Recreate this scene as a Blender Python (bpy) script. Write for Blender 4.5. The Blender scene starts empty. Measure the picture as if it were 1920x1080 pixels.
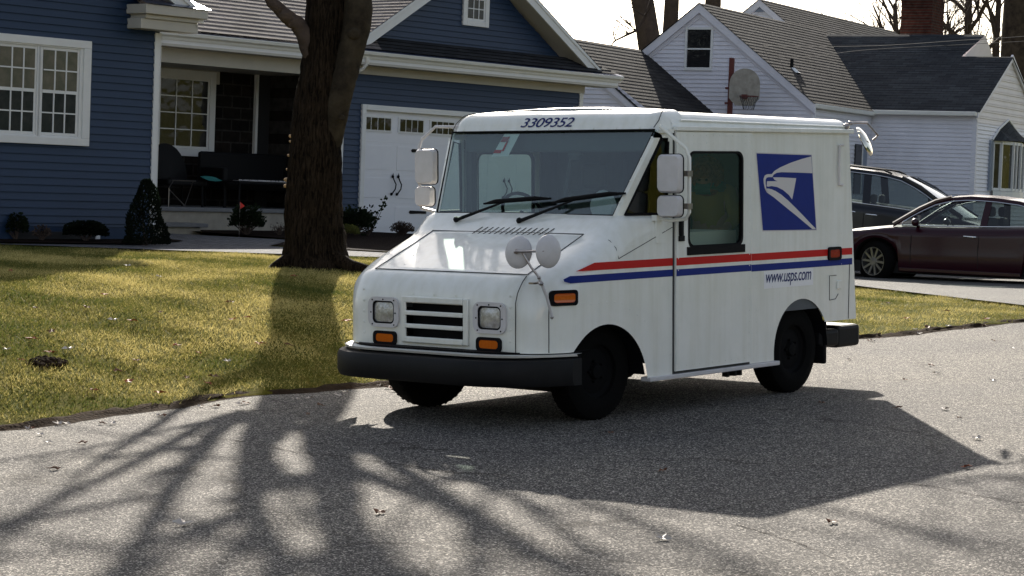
import bpy, bmesh, math, random
import numpy as np
from mathutils import Vector, Matrix
from mathutils.geometry import tessellate_polygon
R_ = math.radians
random.seed(7)
sc = bpy.context.scene
COL = sc.collection

# ------------------------------------------------------------------ camera, sky, sun, exposure
cam_d = bpy.data.cameras.new('camera'); cam_o = bpy.data.objects.new('camera', cam_d); COL.objects.link(cam_o)
cam_d.sensor_width = 36; cam_d.lens = 4164.8 / 1920 * 36; cam_d.clip_start = 0.1; cam_d.clip_end = 3000
CAMR = Matrix(((0.99927879, -0.03797259, 0.0), (0.00178146, 0.04688055, -0.99889891), (0.03793078, 0.99817849, 0.04691439)))
cam_o.matrix_world = Matrix.Translation((0, 0, 1.67448)) @ CAMR.to_4x4()
sc.camera = cam_o
SD = Vector((0.058, -0.9055, -0.4202)).normalized()       # direction the sunlight travels
w = bpy.data.worlds.new('World'); sc.world = w; w.use_nodes = True
nt = w.node_tree; sky = nt.nodes.new('ShaderNodeTexSky'); sky.sky_type = 'NISHITA'; sky.sun_disc = False
sky.sun_elevation = math.asin(-SD.z); sky.sun_rotation = math.atan2(-SD.x, -SD.y)
sky.air_density = 1.0; sky.dust_density = 2.2; sky.ozone_density = 1.0
hs_ = nt.nodes.new('ShaderNodeHueSaturation'); hs_.inputs['Saturation'].default_value = .6; nt.links.new(sky.outputs[0], hs_.inputs['Color']); nt.links.new(hs_.outputs[0], nt.nodes['Background'].inputs[0]); nt.nodes['Background'].inputs[1].default_value = 0.070
sl = bpy.data.lights.new('sun', 'SUN'); sl.energy = 5.0; sl.angle = R_(0.6); sl.color = (1, .93, .82)
so = bpy.data.objects.new('sun', sl); COL.objects.link(so); so.rotation_euler = (-SD).to_track_quat('Z', 'Y').to_euler()
vs = sc.view_settings; vs.view_transform = 'Standard'; vs.look = 'None'; vs.gamma = 1; vs.exposure = 1.36
try: vs.use_curve_mapping = False
except Exception: pass
sc.cycles.max_bounces = 8; sc.cycles.transparent_max_bounces = 16; sc.cycles.caustics_reflective = False; sc.cycles.caustics_refractive = False

# ------------------------------------------------------------------ helpers
def tag(o, label=None, cat=None, group=None, kind=None):
    if label: o['label'] = label
    if cat: o['category'] = cat
    if group: o['group'] = group
    if kind: o['kind'] = kind
    return o
def empty(name, loc=(0, 0, 0), rot=0, label=None, cat=None, group=None, mat=None):
    o = bpy.data.objects.new(name, None); COL.objects.link(o); o.empty_display_size = .2
    if mat is not None: o.matrix_world = mat
    else: o.location = loc; o.rotation_euler = (0, 0, rot)
    return tag(o, label, cat, group)
class MB:
    def __init__(s): s.v = []; s.f = []; s.m = []; s.uv = []; s.M = None; s.mi = 0
    def add(s, vs, fs, mi=None, uv=None):
        b = len(s.v)
        for p in vs:
            p = Vector(p)
            if s.M is not None: p = s.M @ p
            s.v.append(p)
        for f in fs:
            if len(f) < 3: continue
            s.f.append(tuple(b + i for i in f)); s.m.append(s.mi if mi is None else mi)
            s.uv.append([uv[i] for i in f] if uv else None)
        return s
    def box(s, a, b, mi=None):
        x0, y0, z0 = (min(a[i], b[i]) for i in range(3)); x1, y1, z1 = (max(a[i], b[i]) for i in range(3))
        return s.add([(x0,y0,z0),(x1,y0,z0),(x1,y1,z0),(x0,y1,z0),(x0,y0,z1),(x1,y0,z1),(x1,y1,z1),(x0,y1,z1)],
            [(0,3,2,1),(4,5,6,7),(0,1,5,4),(1,2,6,5),(2,3,7,6),(3,0,4,7)], mi)
    def bar(s, p, q, w, h=None, mi=None, up=(0,0,1)):
        p = Vector(p); q = Vector(q); h = h or w; d = (q - p).normalized(); up = Vector(up)
        if abs(d.dot(up)) > .98: up = Vector((1, 0, 0))
        a = d.cross(up).normalized() * w / 2; b = a.cross(d).normalized() * h / 2
        return s.add([p-a-b, p+a-b, p+a+b, p-a+b, q-a-b, q+a-b, q+a+b, q-a+b], [(0,3,2,1),(4,5,6,7),(0,1,5,4),(1,2,6,5),(2,3,7,6),(3,0,4,7)], mi)
    def tube(s, pts, r, n=8, mi=None, noise=0, cap=True):
        pts = [Vector(p) for p in pts]; k = len(pts)
        rr = r if isinstance(r, (list, tuple)) else [r] * k
        ref = None; vs = []; uv = []; L = 0
        for i, p in enumerate(pts):
            d = (pts[min(i+1, k-1)] - pts[max(i-1, 0)]).normalized()
            if ref is None: ref = Vector((0, 0, 1)) if abs(d.z) < .9 else Vector((1, 0, 0))
            a = (ref - d * ref.dot(d)).normalized(); b = d.cross(a); ref = a
            for j in range(n):
                t = 2 * math.pi * j / n; q = rr[i] * (1 + (noise * random.uniform(-1, 1) if noise else 0))
                vs.append(p + a * math.cos(t) * q + b * math.sin(t) * q)
        fs = [(i*n+j, i*n+(j+1) % n, (i+1)*n+(j+1) % n, (i+1)*n+j) for i in range(k-1) for j in range(n)]
        if cap: fs += [tuple(reversed(range(n))), tuple((k-1)*n + j for j in range(n))]
        return s.add(vs, fs, mi)
    def cyl(s, p, q, r, r2=None, n=16, mi=None): return s.tube([p, q], [r, r if r2 is None else r2], n, mi)
    def lathe(s, prof, c=(0,0,0), axis='z', n=24, mi=None, sc=(1,1,1)):
        vs = []; k = len(prof)
        for (r, h) in prof:
            for j in range(n):
                t = 2*math.pi*j/n; x, y = r*math.cos(t), r*math.sin(t)
                p = {'z': (x, y, h), 'y': (x, h, -y), 'x': (h, x, y)}[axis]
                vs.append((c[0]+p[0]*sc[0], c[1]+p[1]*sc[1], c[2]+p[2]*sc[2]))
        fs = [(i*n+j, i*n+(j+1) % n, (i+1)*n+(j+1) % n, (i+1)*n+j) for i in range(k-1) for j in range(n)]
        return s.add(vs, fs, mi)
    def grid(s, rows, mi=None, uv=None, closed=False):
        n = len(rows[0]); vs = [p for r in rows for p in r]; m = n if closed else n-1
        fs = [(i*n+j, i*n+(j+1) % n, (i+1)*n+(j+1) % n, (i+1)*n+j) for i in range(len(rows)-1) for j in range(m)]
        return s.add(vs, fs, mi, uv)
    def plate(s, outer, holes, fn0, fn1, mi=None):
        """flat plate with holes: 2D loops; fn0/fn1 map (a,b) to the back and front skins"""
        loops = [outer] + holes; flat = [p for l in loops for p in l]
        tr = tessellate_polygon([[Vector((p[0], p[1], 0)) for p in l] for l in loops])
        n = len(flat); vs = [fn0(*p) for p in flat] + [fn1(*p) for p in flat]
        fs = [tuple(t) for t in tr] + [tuple(n+i for i in reversed(t)) for t in tr]
        b = 0
        for l in loops:
            k = len(l)
            for i in range(k): fs.append((b+i, b+(i+1) % k, n+b+(i+1) % k, n+b+i))
            b += k
        return s.add(vs, fs, mi)
    def ball(s, c, r, n=8, mi=None, sc=(1,1,1)):
        prof = [(max(1e-4, math.sin(math.pi*i/n))*r, -math.cos(math.pi*i/n)*r) for i in range(n+1)]
        return s.lathe(prof, c, 'z', n*2, mi, sc)
    def build(s, name, mats, parent=None, smooth=False, bevel=0, label=None, fixn=False, seg=2):
        me = bpy.data.meshes.new(name); me.from_pydata([tuple(p) for p in s.v], [], s.f)
        if not isinstance(mats, (list, tuple)): mats = [mats]
        for m in mats: me.materials.append(m)
        me.polygons.foreach_set('material_index', s.m)
        if any(u is not None for u in s.uv):
            ul = me.uv_layers.new(name='UVMap'); d = []
            for f, u in zip(s.f, s.uv):
                for i in range(len(f)): d += list(u[i]) if u else [0, 0]
            ul.data.foreach_set('uv', d)
        if fixn:
            bm = bmesh.new(); bm.from_mesh(me); bmesh.ops.remove_doubles(bm, verts=bm.verts, dist=1e-5)
            bmesh.ops.recalc_face_normals(bm, faces=bm.faces); bm.to_mesh(me); bm.free()
        if smooth:
            me.polygons.foreach_set('use_smooth', [True]*len(me.polygons)); me.set_sharp_from_angle(angle=R_(38 if smooth is True else smooth))
        me.update(); o = bpy.data.objects.new(name, me); COL.objects.link(o)
        if parent: o.parent = parent
        if bevel:
            b = o.modifiers.new('bevel', 'BEVEL'); b.width = bevel; b.segments = seg; b.limit_method = 'ANGLE'; b.angle_limit = R_(40)
        if label: o['label'] = label
        return o
def clip(poly, axis, lo, hi):
    def half(P, k, sgn):
        out = []
        for i in range(len(P)):
            a, b = P[i], P[(i+1) % len(P)]; da = sgn*(a[axis]-k); db = sgn*(b[axis]-k)
            if da >= 0: out.append(a)
            if (da > 0 and db < 0) or (da < 0 and db > 0):
                t = da/(da-db); out.append((a[0]+(b[0]-a[0])*t, a[1]+(b[1]-a[1])*t))
        return out
    P = half(poly, lo, 1)
    return half(P, hi, -1) if len(P) > 2 else P
def laps(mb, P0, A, B, N, poly, expo, t, base=0.0, mi=None):
    """overlapping courses (clapboards or shingles) on the plane P0 + a*A + b*B with normal N, inside a convex polygon"""
    P0, A, B, N = Vector(P0), Vector(A).normalized(), Vector(B).normalized(), Vector(N).normalized()
    b0 = min(p[1] for p in poly); b1 = max(p[1] for p in poly)
    k = math.floor((b0-base)/expo)
    while base + k*expo < b1:
        lo = base + k*expo; hi = lo + expo; Q = clip(poly, 1, lo, hi); k += 1
        if len(Q) < 3: continue
        vs = [P0 + A*a + B*b + N*(t*(1-(b-lo)/expo)+.001) for a, b in Q]
        mb.add(vs, [tuple(range(len(Q)))], mi, [(a, b) for a, b in Q])
        low = [q for q in Q if q[1] < lo+1e-5]
        if len(low) >= 2:
            a0 = min(q[0] for q in low); a1 = max(q[0] for q in low)
            mb.add([P0+A*a0+B*lo, P0+A*a1+B*lo, P0+A*a1+B*lo+N*(t+.001), P0+A*a0+B*lo+N*(t+.001)], [(0,1,2,3)], mi, [(a0,lo),(a1,lo),(a1,lo),(a0,lo)])
def sm(t): t = max(0, min(1, t)); return t*t*(3-2*t)
def lerp(a, b, t): return a+(b-a)*t
def interp(pts, x):
    if x <= pts[0][0]: return pts[0][1]
    for (a, va), (b, vb) in zip(pts, pts[1:]):
        if x <= b: return va+(vb-va)*(x-a)/(b-a)
    return pts[-1][1]
def copyobj(o, parent=None):
    c = o.copy(); COL.objects.link(c)
    if parent: c.parent = parent
    return c
def copytree(o, parent=None):
    c = copyobj(o, parent)
    for ch in [x for x in list(o.children)]: copytree(ch, c)
    return c

# ------------------------------------------------------------------ materials
def mat(name, col, rough=.6, metal=0, spec=.5, coat=0, noise=None, bump=None, var=0, alpha=None, trans=0, emis=None, coord='Object', sub=0):
    """noise=(scale, colour2, contrast), bump=(scale, strength, distance)"""
    m = bpy.data.materials.new(name); m.use_nodes = True; n = m.node_tree.nodes; l = m.node_tree.links; p = n['Principled BSDF']
    p.inputs['Base Color'].default_value = (*col, 1); p.inputs['Roughness'].default_value = rough; p.inputs['Metallic'].default_value = metal
    p.inputs['Specular IOR Level'].default_value = spec; p.inputs['Coat Weight'].default_value = coat; p.inputs['Coat Roughness'].default_value = .08
    tc = n.new('ShaderNodeTexCoord')
    if noise:
        t = n.new('ShaderNodeTexNoise'); t.inputs['Scale'].default_value = noise[0]; t.inputs['Detail'].default_value = 6; t.inputs['Roughness'].default_value = .65
        l.new(tc.outputs[coord], t.inputs['Vector']); r = n.new('ShaderNodeValToRGB'); c = noise[2]
        r.color_ramp.elements[0].position = .5-c; r.color_ramp.elements[1].position = .5+c
        r.color_ramp.elements[0].color = (*noise[1], 1); r.color_ramp.elements[1].color = (*col, 1)
        l.new(t.outputs['Fac'], r.inputs[0]); l.new(r.outputs[0], p.inputs['Base Color'])
    if bump:
        t = n.new('ShaderNodeTexNoise'); t.inputs['Scale'].default_value = bump[0]; t.inputs['Detail'].default_value = 5
        l.new(tc.outputs[coord], t.inputs['Vector']); b = n.new('ShaderNodeBump'); b.inputs['Strength'].default_value = bump[1]; b.inputs['Distance'].default_value = bump[2]
        l.new(t.outputs['Fac'], b.inputs['Height']); l.new(b.outputs[0], p.inputs['Normal'])
    return m
def nodes(m): return m.node_tree.nodes, m.node_tree.links, m.node_tree.nodes['Principled BSDF']
def ramp(n, els):
    r = n.new('ShaderNodeValToRGB'); e = r.color_ramp.elements
    while len(e) < len(els): e.new(.5)
    for i, (p, c) in enumerate(els): e[i].position = p; e[i].color = (*c, 1)
    return r
def tex(n, l, kind, scale, vec, **kw):
    t = n.new('ShaderNodeTex'+kind); t.inputs['Scale'].default_value = scale; l.new(vec, t.inputs['Vector'])
    for k, v in kw.items():
        if k in t.inputs: t.inputs[k].default_value = v
    return t
def mix(n, l, a, b, fac, mode='MIX'):
    x = n.new('ShaderNodeMix'); x.data_type = 'RGBA'; x.blend_type = mode
    for s, v in ((x.inputs[6], a), (x.inputs[7], b)):
        if isinstance(v, tuple): s.default_value = (*v, 1)
        else: l.new(v, s)
    if isinstance(fac, (int, float)): x.inputs[0].default_value = fac
    else: l.new(fac, x.inputs[0])
    return x.outputs[2]
def bumpn(n, l, p, h, strength, dist, prev=None):
    b = n.new('ShaderNodeBump'); b.inputs['Strength'].default_value = strength; b.inputs['Distance'].default_value = dist
    l.new(h, b.inputs['Height'])
    if prev: l.new(prev, b.inputs['Normal'])
    l.new(b.outputs[0], p.inputs['Normal']); return b.outputs[0]

def asphalt(name, cols, big=.6, crack=True):
    m = bpy.data.materials.new(name); m.use_nodes = True; n, l, p = nodes(m); tc = n.new('ShaderNodeTexCoord'); v = tc.outputs['Object']
    vo = tex(n, l, 'Voronoi', 125, v); w_ = tex(n, l, 'Noise', 60, v, Detail=8, Roughness=.8)
    sx = n.new('ShaderNodeSeparateColor'); l.new(vo.outputs['Color'], sx.inputs[0])
    r = ramp(n, [(0, cols[0]), (.45, cols[1]), (.8, cols[2]), (1, cols[3])]); l.new(sx.outputs[0], r.inputs[0])
    c = mix(n, l, r.outputs[0], tuple(x*.55 for x in cols[1]), .0)
    r2 = ramp(n, [(.35, (.62, .62, .62)), (.65, (1.15, 1.12, 1.08))]); l.new(w_.outputs['Fac'], r2.inputs[0])
    c = mix(n, l, c, r2.outputs[0], 1, 'MULTIPLY')
    bn = tex(n, l, 'Noise', big, v, Detail=4); r3 = ramp(n, [(.3, (.82, .82, .84)), (.7, (1.12, 1.1, 1.06))]); l.new(bn.outputs['Fac'], r3.inputs[0])
    c = mix(n, l, c, r3.outputs[0], 1, 'MULTIPLY')
    if crack:
        nz = tex(n, l, 'Noise', 1.3, v, Detail=6); va = n.new('ShaderNodeVectorMath'); va.operation = 'MULTIPLY_ADD'
        l.new(nz.outputs['Color'], va.inputs[0]); va.inputs[1].default_value = (.7, .7, .7); l.new(v, va.inputs[2])
        cv = n.new('ShaderNodeTexVoronoi'); cv.feature = 'DISTANCE_TO_EDGE'; cv.inputs['Scale'].default_value = .28; l.new(va.outputs[0], cv.inputs['Vector'])
        r4 = ramp(n, [(0, (.3, .28, .26)), (.0045, (1, 1, 1))]); l.new(cv.outputs['Distance'], r4.inputs[0])
        c = mix(n, l, c, r4.outputs[0], .8, 'MULTIPLY')
    l.new(c, p.inputs['Base Color']); p.inputs['Roughness'].default_value = .9; p.inputs['Specular IOR Level'].default_value = .12
    bumpn(n, l, p, vo.outputs['Distance'], 1.0, .006)
    return m
M = {}
M['road'] = asphalt('road_asphalt', [(.018, .018, .020), (.086, .082, .078), (.18, .171, .16), (.68, .64, .59)])
M['drive'] = asphalt('driveway_asphalt', [(.05, .05, .055), (.12, .12, .12), (.2, .2, .19), (.35, .34, .32)], crack=False)
def grassmat():
    m = bpy.data.materials.new('lawn_soil'); m.use_nodes = True; n, l, p = nodes(m); tc = n.new('ShaderNodeTexCoord'); v = tc.outputs['Object']
    a = tex(n, l, 'Noise', 1.6, v, Detail=9, Roughness=.75); b = tex(n, l, 'Noise', 34, v, Detail=8, Roughness=.8)
    r = ramp(n, [(.34, (.05, .065, .008)), (.5, (.11, .105, .015)), (.68, (.17, .13, .028))]); l.new(a.outputs['Fac'], r.inputs[0])
    r2 = ramp(n, [(.3, (.35, .35, .35)), (.7, (1.3, 1.3, 1.3))]); l.new(b.outputs['Fac'], r2.inputs[0])
    l.new(mix(n, l, r.outputs[0], r2.outputs[0], 1, 'MULTIPLY'), p.inputs['Base Color']); p.inputs['Roughness'].default_value = 1; p.inputs['Specular IOR Level'].default_value = .02
    bumpn(n, l, p, b.outputs['Fac'], .7, .03); return m
M['ground'] = grassmat()
def blade(name, c1, c2, c3):
    m = bpy.data.materials.new(name); m.use_nodes = True; n, l, p = nodes(m); out = n['Material Output']
    tc = n.new('ShaderNodeTexCoord'); a = tex(n, l, 'Noise', .9, tc.outputs['Object'], Detail=4); f = tex(n, l, 'Noise', 60, tc.outputs['Object'], Detail=2)
    r = ramp(n, [(.3, c1), (.5, c2), (.66, c3)]); ad = n.new('ShaderNodeMath'); ad.operation = 'MULTIPLY_ADD'
    l.new(f.outputs['Fac'], ad.inputs[0]); ad.inputs[1].default_value = 1.0; ad.inputs[2].default_value = -.5
    ad2 = n.new('ShaderNodeMath'); l.new(ad.outputs[0], ad2.inputs[0]); l.new(a.outputs['Fac'], ad2.inputs[1]); l.new(ad2.outputs[0], r.inputs[0])
    l.new(r.outputs[0], p.inputs['Base Color']); p.inputs['Roughness'].default_value = .7; p.inputs['Specular IOR Level'].default_value = .12
    t = n.new('ShaderNodeBsdfTranslucent'); l.new(r.outputs[0], t.inputs[0]); mx = n.new('ShaderNodeMixShader'); mx.inputs[0].default_value = .27
    l.new(p.outputs[0], mx.inputs[1]); l.new(t.outputs[0], mx.inputs[2]); l.new(mx.outputs[0], out.inputs[0]); return m
M['blade'] = blade('grass_blades', (.065, .092, .020), (.20, .18, .045), (.60, .50, .20))
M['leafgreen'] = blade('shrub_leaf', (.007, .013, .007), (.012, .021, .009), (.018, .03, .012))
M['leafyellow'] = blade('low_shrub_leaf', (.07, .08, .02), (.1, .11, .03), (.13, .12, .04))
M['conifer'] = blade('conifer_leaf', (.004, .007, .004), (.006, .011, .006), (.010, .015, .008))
def siding(name, col, sc_=1):
    m = mat(name, col, .45, spec=.4, noise=(1.5, tuple(c*.82 for c in col), .25), bump=(60, .08, .002)); return m
M['blue'] = siding('blue_siding', (.012, .032, .078)); M['white'] = siding('white_siding', (.78, .77, .84)); M['pinkish'] = siding('scalloped_siding', (.80, .74, .74))
M['trim'] = mat('white_trim', (.76, .76, .76), .45, noise=(4, (.68, .68, .68), .3)); M['gutter'] = mat('gutter_white', (.76, .75, .72), .3, noise=(5, (.66, .65, .6), .3))
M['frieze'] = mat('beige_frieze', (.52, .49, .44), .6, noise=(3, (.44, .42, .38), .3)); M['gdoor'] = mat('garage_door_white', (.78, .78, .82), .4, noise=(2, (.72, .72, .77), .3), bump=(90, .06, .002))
M['alu'] = mat('drip_edge', (.10, .12, .2), .18, metal=.6)
M['black'] = mat('black_iron', (.006, .006, .007), .6, spec=.15); M['darkvoid'] = mat('dark_interior', (.012, .012, .014), .7)
M['stucco'] = mat('porch_stucco', (.36, .33, .27), .85, noise=(6, (.22, .2, .17), .3), bump=(40, .3, .01)); M['slab'] = mat('bluestone', (.16, .165, .17), .6, noise=(8, (.11, .11, .12), .3))
def brick(name, c1, c2, mortar, s, bw=.21, rh=.075, uv=False, msize=.012):
    m = bpy.data.materials.new(name); m.use_nodes = True; n, l, p = nodes(m); tc = n.new('ShaderNodeTexCoord')
    mp = n.new('ShaderNodeMapping'); l.new(tc.outputs['UV' if uv else 'Object'], mp.inputs[0])
    if not uv: mp.inputs['Rotation'].default_value = (R_(90), 0, 0)
    b = n.new('ShaderNodeTexBrick'); l.new(mp.outputs[0], b.inputs['Vector']); b.inputs['Scale'].default_value = s; b.inputs['Brick Width'].default_value = bw; b.inputs['Row Height'].default_value = rh
    b.inputs['Mortar Size'].default_value = msize; b.inputs['Color1'].default_value = (*c1, 1); b.inputs['Color2'].default_value = (*c2, 1); b.inputs['Mortar'].default_value = (*mortar, 1)
    z = tex(n, l, 'Noise', 9, tc.outputs['Object'], Detail=6); r = ramp(n, [(.3, (.6, .6, .6)), (.7, (1.25, 1.25, 1.25))]); l.new(z.outputs['Fac'], r.inputs[0])
    l.new(mix(n, l, b.outputs['Color'], r.outputs[0], 1, 'MULTIPLY'), p.inputs['Base Color']); p.inputs['Roughness'].default_value = .95; p.inputs['Specular IOR Level'].default_value = .08
    if msize > 0: 
        inv = n.new('ShaderNodeMath'); inv.operation = 'SUBTRACT'; inv.inputs[0].default_value = 1; l.new(b.outputs['Fac'], inv.inputs[1]); bumpn(n, l, p, inv.outputs[0], .6, .01)
    return m
M['brick'] = brick('red_brick', (.06, .018, .012), (.03, .010, .008), (.04, .035, .03), 1); M['brownfound'] = mat('brown_foundation', (.15, .09, .055), .85, noise=(7, (.08, .05, .035), .25), bump=(30, .3, .01))
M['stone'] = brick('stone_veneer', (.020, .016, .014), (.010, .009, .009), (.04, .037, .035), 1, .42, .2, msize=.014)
def shingle(name, c1, c2, dirt):
    m = bpy.data.materials.new(name); m.use_nodes = True; n, l, p = nodes(m); tc = n.new('ShaderNodeTexCoord')
    b = n.new('ShaderNodeTexBrick'); l.new(tc.outputs['UV'], b.inputs['Vector']); b.inputs['Scale'].default_value = 1; b.inputs['Brick Width'].default_value = .3; b.inputs['Row Height'].default_value = .125
    b.inputs['Mortar Size'].default_value = .004; b.inputs['Mortar'].default_value = (c1[0]*.3, c1[1]*.3, c1[2]*.3, 1); b.inputs['Color1'].default_value = (*c1, 1); b.inputs['Color2'].default_value = (*c2, 1); b.inputs['Bias'].default_value = 0
    z = tex(n, l, 'Noise', .8, tc.outputs['Object'], Detail=5); r = ramp(n, [(.35, dirt), (.65, (1.1, 1.1, 1.1))]); l.new(z.outputs['Fac'], r.inputs[0])
    g = tex(n, l, 'Noise', 180, tc.outputs['Object'], Detail=3); r2 = ramp(n, [(.3, (.6, .6, .6)), (.7, (1.4, 1.4, 1.4))]); l.new(g.outputs['Fac'], r2.inputs[0])
    c = mix(n, l, b.outputs['Color'], r.outputs[0], 1, 'MULTIPLY'); c = mix(n, l, c, r2.outputs[0], 1, 'MULTIPLY')
    l.new(c, p.inputs['Base Color']); p.inputs['Roughness'].default_value = .9; p.inputs['Specular IOR Level'].default_value = .1; bumpn(n, l, p, g.outputs['Fac'], .4, .006); return m
M['roofblue'] = shingle('brown_grey_shingles', (.15, .13, .122), (.25, .218, .205), (.75, .75, .75)); M['pent'] = shingle('pent_shingles', (.025, .026, .03), (.045, .046, .05), (.7, .7, .7))
M['roofdark'] = shingle('weathered_dark_shingles', (.036, .034, .034), (.060, .056, .055), (.6, .6, .62)); M['roofgrey'] = shingle('grey_shingles', (.034, .037, .042), (.058, .062, .068), (.8, .8, .82))
M['paver'] = brick('pavers', (.10, .10, .11), (.15, .15, .155), (.03, .03, .03), 1, .22, .12, uv=True, msize=.006)
M['mulch'] = mat('mulch', (.020, .013, .010), .95, spec=.03, noise=(30, (.01, .007, .006), .2), bump=(35, 1, .04)); M['dirt'] = mat('curb_dirt', (.045, .030, .019), 1, spec=.02, noise=(18, (.018, .012, .009), .25), bump=(40, 1, .03))
M['barkd'] = mat('dark_bark', (.115, .085, .062), .9, bump=(9, 1, .05)); M['barkl'] = mat('smooth_bark', (.055, .044, .030), .9, spec=.05, noise=(6, (.018, .014, .011), .2), bump=(20, .5, .02)); M['barkb'] = mat('grey_brown_bark', (.09, .066, .054), .9, spec=.1, noise=(4, (.045, .034, .03), .25), bump=(10, 1, .03))
def barkfix(m, c1, c2):
    n, l, p = nodes(m); tc = n.new('ShaderNodeTexCoord'); mp = n.new('ShaderNodeMapping'); l.new(tc.outputs['Object'], mp.inputs[0]); mp.inputs['Scale'].default_value = (1, 1, .13)
    t = tex(n, l, 'Noise', 42, mp.outputs[0], Detail=8, Roughness=.7, Distortion=.6); g = tex(n, l, 'Noise', 3, tc.outputs['Object'], Detail=5)
    r = ramp(n, [(.38, c2), (.62, c1)]); l.new(t.outputs['Fac'], r.inputs[0]); r2 = ramp(n, [(.3, (.6, .6, .55)), (.7, (1.25, 1.2, 1.1))]); l.new(g.outputs['Fac'], r2.inputs[0])
    l.new(mix(n, l, r.outputs[0], r2.outputs[0], 1, 'MULTIPLY'), p.inputs['Base Color']); bumpn(n, l, p, t.outputs['Fac'], 1, .07)
barkfix(M['barkd'], (.046, .033, .024), (.004, .003, .0025)); nodes(M['barkd'])[2].inputs['Specular IOR Level'].default_value = .05
def glass(name, tint, fac_mult=1.0, rough=.0, face=.06):
    m = bpy.data.materials.new(name); m.use_nodes = True; n = m.node_tree.nodes; l = m.node_tree.links; n.remove(n['Principled BSDF']); out = n['Material Output']
    t = n.new('ShaderNodeBsdfTransparent'); t.inputs[0].default_value = (*tint, 1); g = n.new('ShaderNodeBsdfGlossy'); g.inputs['Roughness'].default_value = rough; g.inputs[0].default_value = (.95, .97, 1, 1)
    ge = n.new('ShaderNodeNewGeometry'); dt_ = n.new('ShaderNodeVectorMath'); dt_.operation = 'DOT_PRODUCT'; l.new(ge.outputs['Incoming'], dt_.inputs[0]); l.new(ge.outputs['Normal'], dt_.inputs[1])
    ab = n.new('ShaderNodeMath'); ab.operation = 'ABSOLUTE'; l.new(dt_.outputs['Value'], ab.inputs[0]); su = n.new('ShaderNodeMath'); su.operation = 'SUBTRACT'; su.inputs[0].default_value = 1; l.new(ab.outputs[0], su.inputs[1])
    f = n.new('ShaderNodeMath'); f.operation = 'POWER'; f.inputs[1].default_value = 4.5; l.new(su.outputs[0], f.inputs[0]); a = n.new('ShaderNodeMath'); a.operation = 'MULTIPLY_ADD'; a.inputs[1].default_value = fac_mult; a.inputs[2].default_value = face; a.use_clamp = True
    l.new(f.outputs[0], a.inputs[0]); x = n.new('ShaderNodeMixShader'); l.new(a.outputs[0], x.inputs[0]); l.new(t.outputs[0], x.inputs[1]); l.new(g.outputs[0], x.inputs[2]); l.new(x.outputs[0], out.inputs[0]); return m
M['glass'] = glass('windshield_glass', (.82, .91, .89), .9, .01, .09); M['glassd'] = glass('door_glass', (.84, .89, .84), .8, .0, .07); M['carglass'] = glass('car_glass', (.5, .56, .55), .9, .0, .06)
def pane(name, c, c2):
    m = mat(name, c, .04, spec=.5, noise=(5, c2, .2)); n, l, p = nodes(m); tc = n.new('ShaderNodeTexCoord'); t = tex(n, l, 'Noise', 2.2, tc.outputs['Object'], Detail=2); bumpn(n, l, p, t.outputs['Fac'], .5, .02); return m
M['pane'] = pane('window_pane', (.012, .013, .015), (.02, .02, .022)); M['panereflect'] = pane('beige_reflection_pane', (.20, .17, .13), (.10, .10, .07)); M['curtain'] = pane('dark_curtained_pane', (.05, .048, .045), (.015, .015, .015))  # beige pane: reflection of the house opposite is put into its colour
def paintmat(name, col, dirt, coat=.6, rough=.35):
    m = bpy.data.materials.new(name); m.use_nodes = True; n, l, p = nodes(m); tc = n.new('ShaderNodeTexCoord'); v = tc.outputs['Object']
    a = tex(n, l, 'Noise', 2.2, v, Detail=8, Roughness=.7); r = ramp(n, [(.36, dirt), (.6, col)]); l.new(a.outputs['Fac'], r.inputs[0])
    mp = n.new('ShaderNodeMapping'); l.new(v, mp.inputs[0]); mp.inputs['Scale'].default_value = (14, 14, .9); s = tex(n, l, 'Noise', 1, mp.outputs[0], Detail=5)
    r2 = ramp(n, [(.35, (.93, .925, .9)), (.6, (1, 1, 1))]); l.new(s.outputs['Fac'], r2.inputs[0]); l.new(mix(n, l, r.outputs[0], r2.outputs[0], 1, 'MULTIPLY'), p.inputs['Base Color'])
    p.inputs['Roughness'].default_value = rough; p.inputs['Coat Weight'].default_value = coat; p.inputs['Coat Roughness'].default_value = .05
    q = tex(n, l, 'Noise', 1.7, v, Detail=2); bumpn(n, l, p, q.outputs['Fac'], .12, .03); return m
M['vanwhite'] = paintmat('aged_white_paint', (.87, .875, .83), (.80, .81, .765)); M['mirrorshell'] = mat('mirror_shell_white', (.66, .64, .66), .4, noise=(12, (.55, .53, .53), .3))
M['rubber'] = mat('black_rubber', (.004, .004, .005), .7, spec=.15, bump=(30, .2, .01)); M['bumper'] = mat('black_bumper', (.006, .006, .007), .6, spec=.25, noise=(9, (.004, .004, .0045), .12), bump=(50, .2, .004))
M['tyre'] = mat('tyre', (.004, .004, .004), .9, spec=.1, bump=(40, .3, .01)); M['rim'] = mat('dark_steel_rim', (.004, .004, .0045), .8, spec=.12); M['alloy'] = mat('alloy_rim', (.35, .35, .37), .3, metal=.8)
M['seam'] = mat('panel_gap', (.05, .05, .05), .8); M['amber'] = mat('amber_lens', (.62, .13, .01), .15, coat=.6, noise=(60, (.5, .08, .005), .3)); M['redlens'] = mat('red_lens', (.3, .008, .006), .15, coat=.6)
M['steel'] = mat('steel', (.5, .47, .45), .3, metal=.9, noise=(30, (.3, .25, .22), .25)); M['chrome'] = mat('chrome', (.8, .8, .8), .08, metal=1); M['mirror'] = mat('mirror_glass', (.75, .72, .62), .03, metal=1)
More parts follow.
